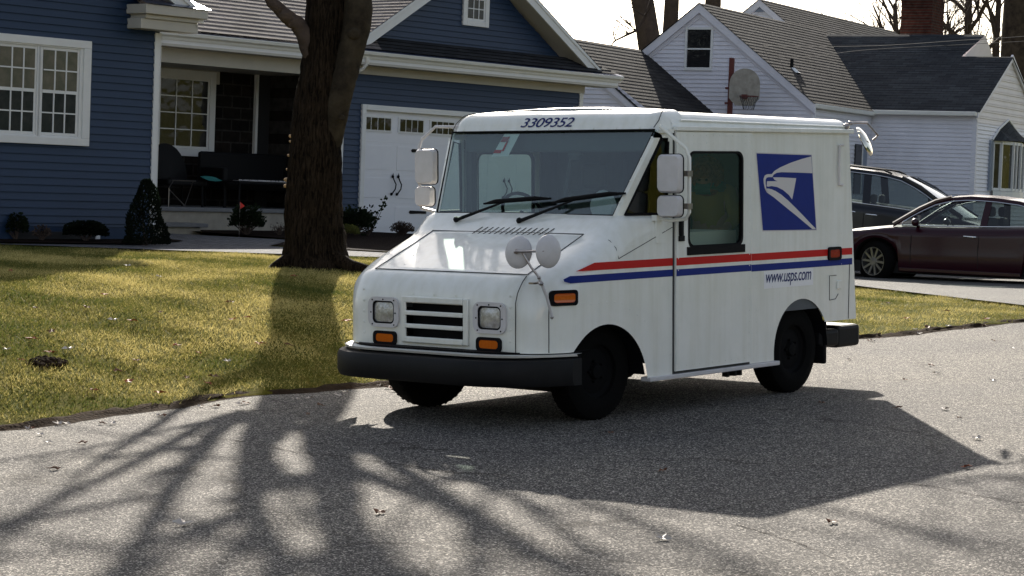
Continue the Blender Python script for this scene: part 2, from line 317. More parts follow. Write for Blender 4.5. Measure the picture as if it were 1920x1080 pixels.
M['red'] = mat('stripe_red', (.52, .012, .010), .5, spec=.2); M['bluedec'] = mat('postal_blue', (.004, .022, .21), .5, spec=.2, noise=(8, (.004, .018, .18), .3)); M['textblue'] = mat('lettering_blue', (.010, .02, .13), .5, spec=.2)
M['decwhite'] = mat('decal_white', (.62, .60, .60), .5); M['dash'] = mat('grey_interior', (.10, .11, .12), .7, noise=(6, (.07, .08, .09), .3)); M['seatc'] = mat('grey_seat', (.07, .075, .08), .8)
M['burg'] = mat('burgundy_paint', (.022, .001, .006), .3, coat=.3, spec=.3); M['navy'] = mat('dark_navy_paint', (.002, .003, .008), .3, coat=.4, spec=.3); M['cardark'] = mat('car_underbody', (.008, .008, .009), .8); M['carint'] = mat('car_interior', (.05, .045, .04), .8)
M['lens'] = mat('headlamp_lens', (.78, .79, .82), .15, metal=.45, noise=(14, (.25, .24, .22), .25), bump=(25, .6, .01)); M['board'] = mat('weathered_board', (.42, .39, .34), .8, noise=(7, (.22, .2, .17), .25)); M['rust'] = mat('rusty_red_steel', (.10, .016, .012), .7, noise=(12, (.1, .02, .015), .3))
M['shutter'] = mat('blue_grey_shutter', (.22, .26, .34), .6); M['leafb'] = mat('dry_leaf', (.22, .10, .05), .7, noise=(15, (.12, .05, .025), .3)); M['leafp'] = mat('pale_dry_leaf', (.62, .56, .5), .6, noise=(15, (.4, .34, .3), .3)); M['leafr'] = mat('russet_leaf', (.3, .08, .03), .7)
M['wire'] = mat('grey_cable', (.07, .07, .07), .95, spec=.05); M['wireb'] = mat('black_cable', (.03, .03, .03), .6); M['paper'] = mat('paper_sticker', (.75, .75, .75), .6); M['teal'] = mat('teal_cloth', (.02, .18, .17), .8); M['flagred'] = mat('red_flag_cloth', (.6, .03, .02), .7); M['plastic'] = mat('white_vinyl', (.86, .86, .88), .5)
M['skin'] = mat('skin', (.42, .23, .16), .6); M['hair'] = mat('auburn_curly_hair', (.42, .15, .04), .8, noise=(40, (.12, .04, .015), .2), bump=(45, 1, .04)); M['hivis'] = mat('yellow_jacket', (.34, .24, .04), .8); M['fungus'] = mat('shelf_fungus', (.42, .27, .14), .8)

# ------------------------------------------------------------------ terrain
CURB = [(-30, -22), (-9, 7.6), (-6.2, 11.6), (-3.48, 15.21), (-2.47, 16.52), (-1.98, 17.38), (-.93, 18.19), (1.2, 20.4), (3.65, 22.86), (4.62, 23.92), (5.8, 25.08), (9, 28.2), (30, 49)]
def Zr(x, y): return .0400*(x+.069) + .01006*(y-16.158)
def curb_s(x, y):
    best = 1e9; sg = 1; bp = None
    for (ax, ay), (bx, by) in zip(CURB, CURB[1:]):
        dx, dy = bx-ax, by-ay; t = max(0, min(1, ((x-ax)*dx+(y-ay)*dy)/(dx*dx+dy*dy))); qx, qy = ax+t*dx, ay+t*dy
        d = math.hypot(x-qx, y-qy)
        if d < best: best = d; sg = 1 if dx*(y-qy)-dy*(x-qx) > 0 else -1; bp = (qx, qy)
    return sg*best, bp
def H(x, y, sb=None):
    s, bp = sb or curb_s(x, y)
    if s <= 0:
        if s < -9.5: return Zr(x, y) + .1
        return Zr(x, y) - .06
    c = x-(y-25)*.3; t = sm((c+1)/3)
    T = lerp(.62+.055*sm((y-28)/8), .31+.7*sm((y-41)/12), t)
    Zc = Zr(*bp); r = 1-math.exp(-(s/3.0)**1.4) if s < 20 else 1
    return Zc + (T-Zc)*r
def turf(x, y, s): return (.016*math.sin(x*3.1+y*1.7)*math.sin(y*2.3-x) + .02*min(1, s/.12)) if (-12.5 < x < 8.8 and 10.5 < y < 31.5 and s > 0) else 0
DRIVE = [(4.6, 36), (5.0, 32.8), (5.55, 30.4), (5.95, 28.6), (6.3, 27.3), (6.75, 26.1), (16, 33), (22, 50), (4, 52), (2.6, 43)]
def inpoly(x, y, P):
    c = False
    for (ax, ay), (bx, by) in zip(P, P[1:]+P[:1]):
        if (ay > y) != (by > y) and x < (bx-ax)*(y-ay)/(by-ay)+ax: c = not c
    return c
def axis(segs):
    out = []
    for a, b, st in segs: out += list(np.arange(a, b, st))
    return out
xs = axis([(-400, -60, 40), (-60, -12, 4), (-12, 8.5, .13), (8.5, 24, 1.2), (24, 80, 8), (80, 440, 40)]); ys = axis([(-120, -20, 20), (-20, 11, 1.6), (11, 31, .13), (31, 56, 1), (56, 120, 8), (120, 900, 60)])
g = MB(); rows = []
for y in ys:
    row = []
    for x in xs:
        sb = curb_s(x, y); z = H(x, y, sb); s = sb[0]
        z += turf(x, y, s)
        row.append((x, y, z))
    rows.append(row)
g.grid(rows); ground = g.build('ground', M['ground'], smooth=R_(180) and 180); tag(ground, kind='structure')
# road sheet: follows the kerb with a ragged edge
def dense(P, st):
    out = []
    for (ax, ay), (bx, by) in zip(P, P[1:]):
        k = max(1, int(math.hypot(bx-ax, by-ay)/st)); out += [(ax+(bx-ax)*i/k, ay+(by-ay)*i/k) for i in range(k)]
    return out+[P[-1]]
cl = dense(CURB, .12); cn = []
for i, (x, y) in enumerate(cl):
    a = cl[max(0, i-3)]; b = cl[min(len(cl)-1, i+3)]; d = Vector((b[0]-a[0], b[1]-a[1])).normalized(); cn.append((-d.y, d.x))
wob = [.05*math.sin(i*.21)+.03*math.sin(i*.57+1)+random.uniform(-.02, .02) for i in range(len(cl))]
rd = MB(); rd.grid([[(x+nx*(wb+.02), y+ny*(wb+.02), Zr(x, y)) for (x, y), (nx, ny), wb in zip(cl, cn, wob)], [(x-nx*9.3, y-ny*9.3, Zr(x-nx*9.3, y-ny*9.3)) for (x, y), (nx, ny) in zip(cl, cn)]])
tag(rd.build('road', M['road']), kind='structure')
# dirt lip between turf and road
di = MB(); prof = [(-.06, .005), (-.01, .012), (.02, .035), (.05, .05), (.10, .04), (.16, .0)]; rows = []
for k, (o_, h_) in enumerate(prof):
    rows.append([(x+nx*(o_+wb+(random.uniform(-.03, .03) if k else 0)), y+ny*(o_+wb), (Zr(x, y) if o_ < .05 else H(x+nx*o_, y+ny*o_)) + h_*random.uniform(.3, .9)) for (x, y), (nx, ny), wb in zip(cl, cn, wob)])
di.grid(rows); tag(di.build('soil_edge', M['dirt'], smooth=True), 'strip of bare brown soil between the lawn and the asphalt', 'soil', kind='stuff')
def sheet(name, poly, off, m, step=.5, uvs=1):
    mb = MB(); x0 = min(p[0] for p in poly); x1 = max(p[0] for p in poly); y0 = min(p[1] for p in poly); y1 = max(p[1] for p in poly)
    x = x0
    while x < x1:
        Q = clip(poly, 0, x, x+step); y = y0
        while y < y1 and len(Q) > 2:
            T = clip(Q, 1, y, y+step)
            if len(T) > 2: mb.add([(a, b, H(a, b)+off) for a, b in T], [tuple(range(len(T)))], 0, [(a, b) for a, b in T])
            y += step
        x += step
    return tag(mb.build(name, m, fixn=False), kind='structure')
for dp in ([(4.6, 36), (5.0, 32.8), (16, 33), (22, 50), (4, 52), (2.6, 43)], [(5.0, 32.8), (5.55, 30.4), (5.95, 28.6), (6.3, 27.3), (6.75, 26.1), (16, 33)]):
    sheet('driveway', dp, .05, M['drive'], .6)
# walk of pavers and the mulch beds in front of the blue house
pv = sheet('paved_path', [(-14, 27.3), (-7, 27.8), (-3.5, 28.2), (-1.0, 28.7), (1.5, 29.6), (1.5, 30.4), (-1.6, 29.9), (-3.4, 30.6), (-4.6, 31.2), (-5.3, 29.6), (-6.4, 28.1), (-14, 27.6)], .055, M['paver'], .3)
sheet('path_landing', [(-4.6, 31.2), (-3.4, 30.6), (-3.3, 33.2), (-5.4, 34.0), (-5.6, 33)], .05, M['paver'], .3)
sheet('mulch_bed', [(-14, 27.6), (-6.4, 28.1), (-4.9, 29.3), (-4.6, 30.9), (-5.6, 32.6), (-14, 27.75)], .075, M['mulch'], .3)
sheet('mulch_bed', [(-14, 27.7), (-5.6, 32.4), (-6.6, 32.8), (-14, 30)], .07, M['mulch'], .5)
sheet('mulch_bed', [(-3.3, 30.6), (-1.6, 29.95), (1.5, 30.5), (3, 36), (-2.4, 38.7), (-5.8, 35.6), (-3.3, 33.1)], .07, M['mulch'], .4)

# ------------------------------------------------------------------ house building blocks
def win(name_parent, mb_name, x0, x1, z0, z1, y, parent, frame=.09, cols=3, rows=4, paneM=None, sash=True, proud=.05, lower=None):
    """window in a wall at local y (outside is -y): frame > panes, muntins"""
    f = MB()
    for a, b in (((x0, z0), (x0+frame, z1)), ((x1-frame, z0), (x1, z1)), ((x0+frame, z0), (x1-frame, z0+frame)), ((x0+frame, z1-frame), (x1-frame, z1))):
        f.box((a[0], y-proud, a[1]), (b[0], y+.03, b[1]))
    i = frame; s_ = .04
    for a, b in (((x0+i, z0+i), (x0+i+s_, z1-i)), ((x1-i-s_, z0+i), (x1-i, z1-i)), ((x0+i+s_, z0+i), (x1-i-s_, z0+i+s_)), ((x0+i+s_, z1-i-s_), (x1-i-s_, z1-i))):
        f.box((a[0], y-proud+.02, a[1]), (b[0], y+.02, b[1]))
    fo = f.build(mb_name, M['trim'], parent, bevel=.006)
    a0, a1, c0, c1 = x0+i+s_, x1-i-s_, z0+i+s_, z1-i-s_; zm = (c0+c1)/2
    def sashp(b0, b1, yy, pm):
        p = MB(); p.box((a0, yy, b0), (a1, yy+.01, b1)); p.build('pane', pm, fo)
        if cols:
            q = MB()
            for k in range(1, cols): xx = a0+(a1-a0)*k/cols; q.box((xx-.009, yy-.012, b0), (xx+.009, yy+.001, b1))
            for k in range(1, rows): zz = b0+(b1-b0)*k/rows; q.box((a0, yy-.0125, zz-.009), (a1, yy+.0005, zz+.009))
            q.build('muntin', M['trim'], fo)
    if sash:
        sashp(zm+.02, c1, y-proud+.012, paneM or M['pane']); sashp(c0, zm-.02, y-proud+.025, lower or M['pane'])
        r = MB(); r.box((a0, y-proud+.012, zm-.022), (a1, y+.01, zm+.022)); r.build('meeting_rail', M['trim'], fo)
    else: sashp(c0, c1, y-proud+.02, paneM or M['pane'])
    return fo
UX, NX = (1, 0, 0), (0, -1, 0)
def wall(mb, y, poly, expo=.1016, t=.02, base=0, mi=None): laps(mb, (0, y, 0), UX, (0, 0, 1), NX, poly, expo, t, base, mi)

# ------------------------------------------------------------------ blue house   (local x along the front, y away from the street, z = world z)
BH = empty('blue_house', (-2.535, 38.6, 0), R_(49.6), 'dark blue clapboard house with white trim, attached garage and shaded front porch', 'house')
sd_ = MB()
wall(sd_, 0, [(-.80, .70), (-.285, .70), (-.285, 3.46), (-.80, 3.46)]); wall(sd_, 0, [(-.285, 2.945), (5.68, 2.945), (5.68, 3.46), (-.285, 3.46)]); wall(sd_, 0, [(4.80, .70), (5.68, .70), (5.68, 2.945), (4.80, 2.945)])
wall(sd_, 0, [(-.15, 4.05), (5.15, 4.05), (2.5, 5.64)])
yw = -2.978
sd_.build('siding', M['blue'], BH); sd_ = MB()
wall(sd_, yw, [(-14.6, .87), (-7.45, .87), (-7.45, 3.75), (-14.6, 3.75)]); wall(sd_, yw, [(-14.6, 3.75), (-7.45, 3.75), (-11, 5.85)])
sd_.build('siding', M['blue'], BH)
bk = MB()   # solid walls behind the siding
bk.box((-.80, .002, .3), (-.286, 6, 3.6)); bk.box((4.801, .002, .3), (5.78, 6, 3.6)); bk.box((-.286, .002, 2.946), (4.801, 6, 3.6)); bk.box((-.286, .3, .3), (4.801, 6, 2.946)); bk.box((-14.6, yw+.002, .3), (-7.36, 8, 3.75)); 
bk.add([(-.6, .01, 3.6), (5.6, .01, 3.6), (2.5, .01, 5.8), (-.6, 6, 3.6), (5.6, 6, 3.6), (2.5, 6, 5.8)], [(0,1,2), (5,4,3), (0,3,4,1), (1,4,5,2), (2,5,3,0)])
bk.add([(-14.6, yw+.01, 3.75), (-7.36, yw+.01, 3.75), (-11, yw+.01, 5.9), (-14.6, 8, 3.75), (-7.36, 8, 3.75), (-11, 8, 5.9)], [(0,1,2), (5,4,3), (0,3,4,1), (1,4,5,2), (2,5,3,0)])
bk.build('wall', M['blue'], BH)
fd = MB(); fd.box((-14.6, yw+.03, .2), (-7.40, 2, .868)); fd.build('foundation', M['brownfound'], BH)
bw_ = MB(); bw_.box((-9.75, yw-.01, .45), (-8.35, yw+.05, .80)); fo = bw_.build('basement_window', M['darkvoid'], BH); t = MB(); t.box((-8.40, yw-.03, .45), (-8.33, yw+.05, .84)); t.build('frame', M['trim'], fo)
tr = MB()
for (a, b, c, d, y0, y1) in ((-.84, -.73, .70, 3.46, -.05, .02), (5.68, 5.79, .70, 3.46, -.03, .02)):
    tr = MB(); tr.box((a, y0, c), (b, y1, d)); tr.build('corner_trim', M['trim'], BH, bevel=.005)
tr = MB(); tr.box((-7.46, yw-.03, .9), (-7.35, yw+.03, 3.58)); tr.box((-7.37, yw-.03, .9), (-7.345, 0, 3.58))
tr.build('corner_trim', M['trim'], BH, bevel=.005)
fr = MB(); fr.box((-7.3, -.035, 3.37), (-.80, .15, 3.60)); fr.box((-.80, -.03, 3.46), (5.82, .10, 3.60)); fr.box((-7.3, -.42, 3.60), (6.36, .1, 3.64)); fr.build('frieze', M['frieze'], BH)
# fascia and gutter
fa = MB(); fa.box((-7.3, -.42, 3.64), (6.36, -.38, 3.80)); fa.build('fascia', M['trim'], BH)
gu = MB(); gp = [(-.385, 3.70), (-.44, 3.70), (-.455, 3.74), (-.50, 3.77), (-.51, 3.815), (-.495, 3.825), (-.49, 3.80), (-.385, 3.80)]
gu.add([(-7.3, y, z) for y, z in gp]+[(6.42, y, z) for y, z in gp], [(i, (i+1) % 8, 8+(i+1) % 8, 8+i) for i in range(8)]+[tuple(range(7, -1, -1)), tuple(range(8, 16))]); gu.build('gutter', M['gutter'], BH)
dw = MB(); dw.tube([(-.62, -.44, 3.72), (-.62, -.44, 3.62), (-.64, -.36, 3.52), (-.80, -.08, 3.40), (-.82, -.06, 3.2), (-.82, -.06, .75)], .035, 8); dw.build('downspout', M['gutter'], BH, smooth=True)
de = MB(); de.add([(-7.3, -.50, 3.828), (-.85, -.50, 3.828), (-.85, -.36, 3.875), (-7.3, -.36, 3.875)], [(0,1,2,3)]); de.add([(-.85, -.50, 3.828), (6.42, -.50, 3.828), (6.2, -.36, 3.90), (-.85, -.36, 3.90)], [(0,1,2,3)]); de.build('drip_edge', M['alu'], BH)
# pent roof under the gable, main roof, gable roofs
pr = MB(); s1 = Vector((0, .45, .27)); laps(pr, (0, -.46, 3.86), UX, s1, (0, -.27, .45), [(-.75, 0), (6.35, 0), (5.75, .5), (-.6, .5)], .125, .010); pr.build('pent_roof', M['pent'], BH)
mr = MB(); s2 = Vector((0, 1, .60)); laps(mr, (0, -.46, 3.865), UX, s2, (0, -.60, 1), [(-14, .0), (-.3, 0), (2.6, 6.2), (-14, 6.2)], .14, .007); mr.add([(-14, 4.84, 7.04), (5, 4.84, 7.04), (5, 10, 4), (-14, 10, 4)], [(0,1,2,3)], None, [(0,0),(1,0),(1,1),(0,1)]); mr.build('main_roof', M['roofblue'], BH)
def rake(parent, apex, slope, wl, wr, y, rm, dep=.2, th=.02, back=6, bname='rake_board', fm='trim'):
    """gable roof: two shingled slopes running back from y, white rake boards and soffit on the front edge. apex=(x,z)"""
    ax, az = apex; L = math.hypot(1, slope); rb = MB(); rf = MB(); sf = MB()
    for sgn, ww in ((-1, wl), (1, wr)):
        fx, fz = ax+sgn*ww, az-slope*ww
        n_ = Vector((sgn*slope, 0, 1)).normalized()
        P = [Vector((ax, 0, az)), Vector((fx, 0, fz))]; dz = dep/ (1/L) * 1.0
        q = [(ax, az-.03), (fx, fz-.03), (fx, fz-.03-dep*L*.55), (fx-sgn*.25, fz-.03-dep*L+.25*slope), (ax, az-.03-dep*L)]
        vs = [(x, y, z) for x, z in q]+[(x, y+.03, z) for x, z in q]
        rb.add(vs, [tuple(range(5)), tuple(range(9, 4, -1))]+[(i, i+5, (i+1) % 5+5, (i+1) % 5) for i in range(5)])
        q = [(ax, az), (fx+sgn*.03, fz-.03*slope), (fx+sgn*.03, fz-.03*slope-.06), (ax, az-.06)]
        rb.add([(x, y-.02, z) for x, z in q]+[(x, y-.001, z) for x, z in q], [(0,1,2,3), (7,6,5,4), (0,4,5,1), (1,5,6,2), (2,6,7,3), (3,7,4,0)])
        sf.add([(ax, y+.03, az-.03-dep*L), (fx-sgn*.2, y+.03, fz+.2*slope-.03-dep*L), (fx-sgn*.2, y+.45, fz+.2*slope-.03-dep*L), (ax, y+.45, az-.03-dep*L)], [(0,1,2,3)])
        B = Vector((-sgn, 0, slope)).normalized(); N = Vector((sgn*slope, 0, 1)).normalized(); wl_ = ww*L
        laps(rf, (fx, y-.02, fz+.01), (0, 1, 0), B, N, [(0, 0), (back, 0), (back, wl_), (0, wl_)], .125, .006)
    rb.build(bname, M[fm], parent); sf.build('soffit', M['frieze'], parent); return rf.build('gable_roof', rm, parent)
rake(BH, (2.5, 5.93), .595, 3.2, 3.40, -.35, M['roofblue'], dep=.155)
rake(BH, (-11, 6.28), .58, 4.15, 4.15, yw-.33, M['roofblue'], dep=.155, back=9)
cr = MB(); cr.box((-7.95, yw-.30, 3.60), (-6.92, yw+.02, 3.74)); cr.box((-7.90, yw-.34, 3.74), (-6.95, yw+.3, 3.80)); cr.box((-7.97, yw-.42, 3.80), (-6.85, yw+.3, 3.93)); cr.box((-6.98, yw-.30, 3.66), (-6.94, -.3, 3.80)); cr.build('cornice_return', M['frieze'], BH, bevel=.01)
cap = MB(); cap.add([(-7.99, yw-.45, 3.935), (-6.82, yw-.45, 3.935), (-6.82, yw+.02, 4.09), (-7.9, yw+.02, 4.09)], [(0,1,2,3)]); cap.build('cornice_cap', M['alu'], BH)
# garage door with trim, window lights, handles and strap hinges
dt = MB()
for a, b in (((-.285, .70), (-.185, 2.945)), ((4.70, .70), (4.80, 2.945)), ((-.185, 2.85), (4.70, 2.945))): dt.box((a[0], -.05, a[1]), (b[0], .12, b[1]))
dt.build('door_trim', M['trim'], BH, bevel=.006)
GD = MB(); GD.box((-.185, .045, .70), (4.70, .10, 2.85)); PW = 4.885/6
for k in range(6):
    u0 = -.185+k*PW
    for (z0, z1) in ((.80, 1.06), (1.20, 1.52), (1.72, 2.02)) if False else (): pass
    for z0, z1 in ((.78, 1.22), (1.31, 1.72), (1.80, 2.28)):
        GD.box((u0+.07, .038, z0+.03), (u0+PW-.07, .046, z1-.03))
for z in (1.265, 1.76, 2.32): GD.box((-.185, .0425, z-.004), (4.70, .0455, z+.004))
gdo = GD.build('garage_door', M['gdoor'], BH, bevel=.006)
for k in range(6):
    u0 = -.185+k*PW; lf = MB(); n_ = 4; a, b = (u0+.10, u0+PW-.10) if k else (u0+.02, u0+PW-.12)
    lf.box((a-.03, .025, 2.49), (b+.03, .044, 2.76)); f_ = lf.build('light_frame', M['trim'], gdo)
    for q in range(n_):
        w_ = (b-a)/n_; g_ = MB(); g_.box((a+q*w_+.012, .018, 2.52), (a+(q+1)*w_-.012, .0245, 2.73)); g_.build('pane', M['pane'], f_)
def handle(u):
    h = MB(); h.tube([(u, .02, 1.72), (u-.005, -.01, 1.66), (u+.03, -.03, 1.58), (u+.015, -.03, 1.50), (u-.02, -.01, 1.44), (u-.025, .02, 1.40)], .011, 6)
    for zz in (1.72, 1.41): h.lathe([(.001, .0), (.022, .012), (.03, .03)], (u-(.02 if zz < 1.5 else 0), 0, zz), 'y', 8)
    h.add([(u-.022, .02, 1.72), (u+.022, .02, 1.72), (u, .02, 1.79)], [(0,1,2)]); h.build('pull_handle', M['black'], gdo, smooth=True)
for u in (.60, .74, 3.6, 3.74): handle(u)
for u, d in ((-.185, .06), (-.185, .06), (1.06, 1), (1.06, 1)):
    pass
for u0, u1, z in ((-.18, -.13, 2.13), (-.20, -.14, 1.10), (1.05, 1.50, 2.19), (1.05, 1.5, 1.10)):
    h = MB(); h.add([(u0, .03, z), (u0+.03, .03, z+.03), (u1, .03, z+.022), (u1, .03, z-.022), (u0+.03, .03, z-.03)], [(0,1,2,3,4)]); h.add([(u0, .036, z), (u0+.03, .036, z-.03), (u1, .036, z-.022), (u1, .036, z+.022), (u0+.03, .036, z+.03)], [(0,1,2,3,4)]); h.build('strap_hinge', M['black'], gdo)
# windows
w1 = win(BH, 'window', -9.46, -8.72, 2.03, 3.30, yw, BH, .05, 3, 2, M['panereflect'], lower=M['curtain']); w2 = win(BH, 'window', -10.16, -9.42, 2.03, 3.30, yw, BH, .05, 3, 2, M['panereflect'], lower=M['curtain'])
wc = MB()
for a, b in (((-10.32, 1.96), (-8.595, 2.06)), ((-10.32, 3.27), (-8.595, 3.375)), ((-10.32, 2.06), (-10.15, 3.27)), ((-8.72, 2.06), (-8.595, 3.27))): wc.box((a[0], yw-.07, a[1]), (b[0], yw+.01, b[1]))
wc.build('window_casing', M['trim'], BH, bevel=.006)
win(BH, 'window', 2.22, 2.925, 4.50, 5.30, 0, BH, .10, 3, 3, M['pane'], sash=False)
# porch: floor, front wall, step, back wall, ceiling, window, door casing
po = MB(); po.box((-7.34, -.06, 1.035), (-.84, 1.8, 1.10)); po.build('porch_floor', M['slab'], BH, bevel=.01)
pw = MB(); pw.box((-7.34, -.02, .4), (-.84, .2, 1.034)); pw.build('porch_wall', M['stucco'], BH)
sp = MB(); sp.box((-5.4, -.50, .5), (-4.30, -.02, .80)); sto = sp.build('porch_step', M['stucco'], BH); sp = MB(); sp.box((-5.4, -.55, .80), (-4.18, -.021, .86)); sp.build('step_tread', M['slab'], sto, bevel=.008)
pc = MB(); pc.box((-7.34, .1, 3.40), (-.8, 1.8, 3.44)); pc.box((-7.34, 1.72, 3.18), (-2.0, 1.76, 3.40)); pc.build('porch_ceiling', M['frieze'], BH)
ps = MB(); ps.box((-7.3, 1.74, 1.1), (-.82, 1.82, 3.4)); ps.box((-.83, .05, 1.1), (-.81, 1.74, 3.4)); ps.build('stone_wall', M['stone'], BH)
fw_ = win(BH, 'window', -4.2, -2.10, 1.93, 3.38, 1.74, BH, .13, 5, 4, M['curtain'], sash=False)
dc = MB(); dc.box((-1.18, 1.68, 1.9), (-1.12, 1.74, 3.4)); dc.build('door_casing', M['trim'], BH); dd = MB(); dd.box((-1.12, 1.70, 1.1), (-.82, 1.738, 3.4)); dd.build('front_door', M['darkvoid'], BH)

# ------------------------------------------------------------------ house and hedge on the other side of the street (behind the viewer; seen in the glass)
M['tan'] = siding('tan_siding', (.42, .34, .24))
AH = empty('tan_house', (3, -24, 0), R_(180+8), 'tan clapboard house across the street, reflected in the windows', 'house')
t = MB(); wall(t, 0, [(-11, .2), (9, .2), (9, 3.6), (-11, 3.6)], .2); wall(t, 0, [(-11, 3.6), (9, 3.6), (-1, 7.6)], .2); t.build('siding', M['tan'], AH)
t = MB(); t.box((-11, .01, -.3), (9, 9, 3.6)); t.add([(-11, .01, 3.6), (9, .01, 3.6), (-1, .01, 7.55), (-11, 9, 3.6), (9, 9, 3.6), (-1, 9, 7.55)], [(0,1,2), (5,4,3), (0,3,4,1), (1,4,5,2), (2,5,3,0)]); t.build('wall', M['tan'], AH)
t = MB(); t.add([(-11.5, -.4, 3.45), (-1, -.4, 7.75), (-1, 9.4, 7.75), (-11.5, 9.4, 3.45)], [(0,1,2,3)]); t.add([(9.5, -.4, 3.45), (9.5, 9.4, 3.45), (-1, 9.4, 7.75), (-1, -.4, 7.75)], [(0,1,2,3)]); t.build('roof', M['roofdark'], AH)
for x in (-8.5, -4.5, 3, 6.5): win(AH, 'window', x, x+1.5, 1.0, 2.8, 0, AH, .1, 2, 2, M['pane'])
t = MB(); t.box((-.9, -.06, .1), (.2, .02, 2.4)); t.build('door', M['brick'], AH)
NH = copytree(AH); NH.location = (34, 27, 0); NH.rotation_euler = (0, 0, R_(98)); tag(NH, 'sage green clapboard house down the street to the right, reflected in the door glass', 'house')
M['sage'] = siding('sage_siding', (.22, .34, .31))
for ch_ in NH.children:
    if ch_.name.startswith('siding') or ch_.name.startswith('wall'): ch_.data = ch_.data.copy(); ch_.data.materials[0] = M['sage']
for hx, hw_, hh in ((-12, 5, 2.2), (-5, 3.2, 1.7), (13, 6, 2.6)):
    random.seed(int(hx)+50); b = MB(); hg = empty('hedge', (hx, -16.5, Zr(hx, -16.5)), 0, {-12: 'long dark hedge across the street at the left, reflected in glass', -5: 'short dark hedge across the street in the middle, reflected in glass', 13: 'tall dark hedge across the street at the right, reflected in glass'}[hx], 'hedge')
    for i in range(4000):
        p = Vector((random.uniform(-hw_, hw_), random.uniform(-.8, .8), random.uniform(0, hh)*(1-.15*random.random()))); a = Vector((random.gauss(0, 1), random.gauss(0, 1), random.gauss(0, 1))).normalized()*.10; c_ = a.orthogonal().normalized()*.05; b.add([p, p+a+c_, p+a*2, p+a-c_], [(0,1,2,3)])
    b.box((-hw_+.1, -.5, 0), (hw_-.1, .5, hh*.85)); b.build('foliage', M['conifer'], hg)

# ------------------------------------------------------------------ white house   (local x = away to the right, y = to the left)
WH = empty('white_house', (11.306, 55.0, 0), R_(61.7), 'white clapboard house with dark shingled gables and a bow window', 'house')
sw = MB()
def wallx(mb, x, poly, expo=.1016, t=.024, mi=None): laps(mb, (x, 0, 0), (0, -1, 0), (0, 0, 1), (-1, 0, 0), poly, expo, t, 0, mi)   # a = -y (towards the right in the photo)
def wally(mb, y, poly, expo=.1016, t=.024, mi=None): laps(mb, (0, y, 0), (1, 0, 0), (0, 0, 1), (0, -1, 0), poly, expo, t, 0, mi)
wallx(sw, 0, [(-2.714, .6), (-.08, .6), (-.08, 3.84), (-2.714, 3.84)])
ug = -4.331
wallx(sw, ug, [(-8.5, .6), (-2.715, .6), (-2.715, 3.80), (-8.5, 3.80)]); wallx(sw, ug, [(-8.5, 3.80), (-2.715, 3.80), (-5.621, 6.05)])
wally(sw, 2.714, [(ug, .6), (0, .6), (0, 3.80), (ug, 3.80)]); wally(sw, 0, [(.08, .6), (5.36, .6), (5.36, 3.62), (.08, 3.62)])
sw.build('siding', M['white'], WH); sw = MB()
wallx(sw, -8.8, [(-9.6, .6), (-4.66, .6), (-4.66, 3.3), (-9.6, 3.3)]); wallx(sw, -8.8, [(-9.6, 3.3), (-4.66, 3.3), (-7.131, 5.0)])
sw.build('siding', M['white'], WH); sw = MB()
wallx(sw, 6, [(-10.6, 4.6), (-6.0, 4.6), (-8.3, 7.05)])
sw.build('siding', M['white'], WH)
sc_ = MB()   # scalloped shingles on the end gable
laps(sc_, (0, 0, 0), (1, 0, 0), (0, 0, 1), (0, -1, 0), [(.02, 3.62), (5.42, 3.62), (5.36, 3.9), (2.72, 5.40), (.08, 3.9)], .17, .022, 0); sc_.build('gable_shingles', M['pinkish'], WH)
sb_ = MB()
for zc in np.arange(3.63, 5.3, .17):
    hw = min(2.7, (5.42-zc)/.55) ; x = 2.72-hw+.05
    while x < 2.72+hw-.08:
        sb_.add([(x, -.026, zc), (x+.045, -.026, zc-.035), (x+.09, -.026, zc)], [(0,1,2)]); x += .095
sb_.build('scallop_tips', M['pinkish'], WH)
wb = MB(); wb.box((ug+.003, 2.717, .3), (10, 8.5, 3.8)); wb.box((.003, .003, .3), (5.4, 2.72, 3.85)); wb.box((-8.797, 4.68, .3), (ug, 9.6, 2.95))
for (x0, x1, ya, yb, z0, yc, z1) in ((ug+.004, 6, 2.72, 8.5, 3.8, 5.621, 6.05), (-8.79, ug, 4.67, 9.6, 2.95, 7.131, 4.90), (6.004, 18, 6, 10.6, 4.6, 8.3, 7.05)):
    wb.add([(x0, ya, z0), (x0, yb, z0), (x0, yc, z1), (x1, ya, z0), (x1, yb, z0), (x1, yc, z1)], [(0,2,1), (3,4,5), (0,1,4,3), (1,2,5,4), (2,0,3,5)])
wb.add([(.004, .004, 3.85), (5.4, .004, 3.85), (2.72, .004, 5.36), (.004, 2.7, 3.85), (5.4, 2.7, 3.85), (2.72, 2.7, 5.36)], [(0,1,2), (5,4,3), (0,3,4,1), (1,4,5,2), (2,5,3,0)])
wb.build('wall', M['white'], WH)
wt = MB(); wt.box((-.02, .0, .6), (.0, .10, 3.84)); wt.box((-.02, -.02, .6), (.10, -.0, 3.62)); wt.build('corner_trim', M['white'], WH); wt = MB(); wt.box((ug-.02, 2.69, .6), (ug+.10, 2.714, 3.8)); wt.box((ug-.02, 2.714, .6), (ug, 2.82, 3.8)); wt.build('corner_trim', M['white'], WH)
wr = MB()
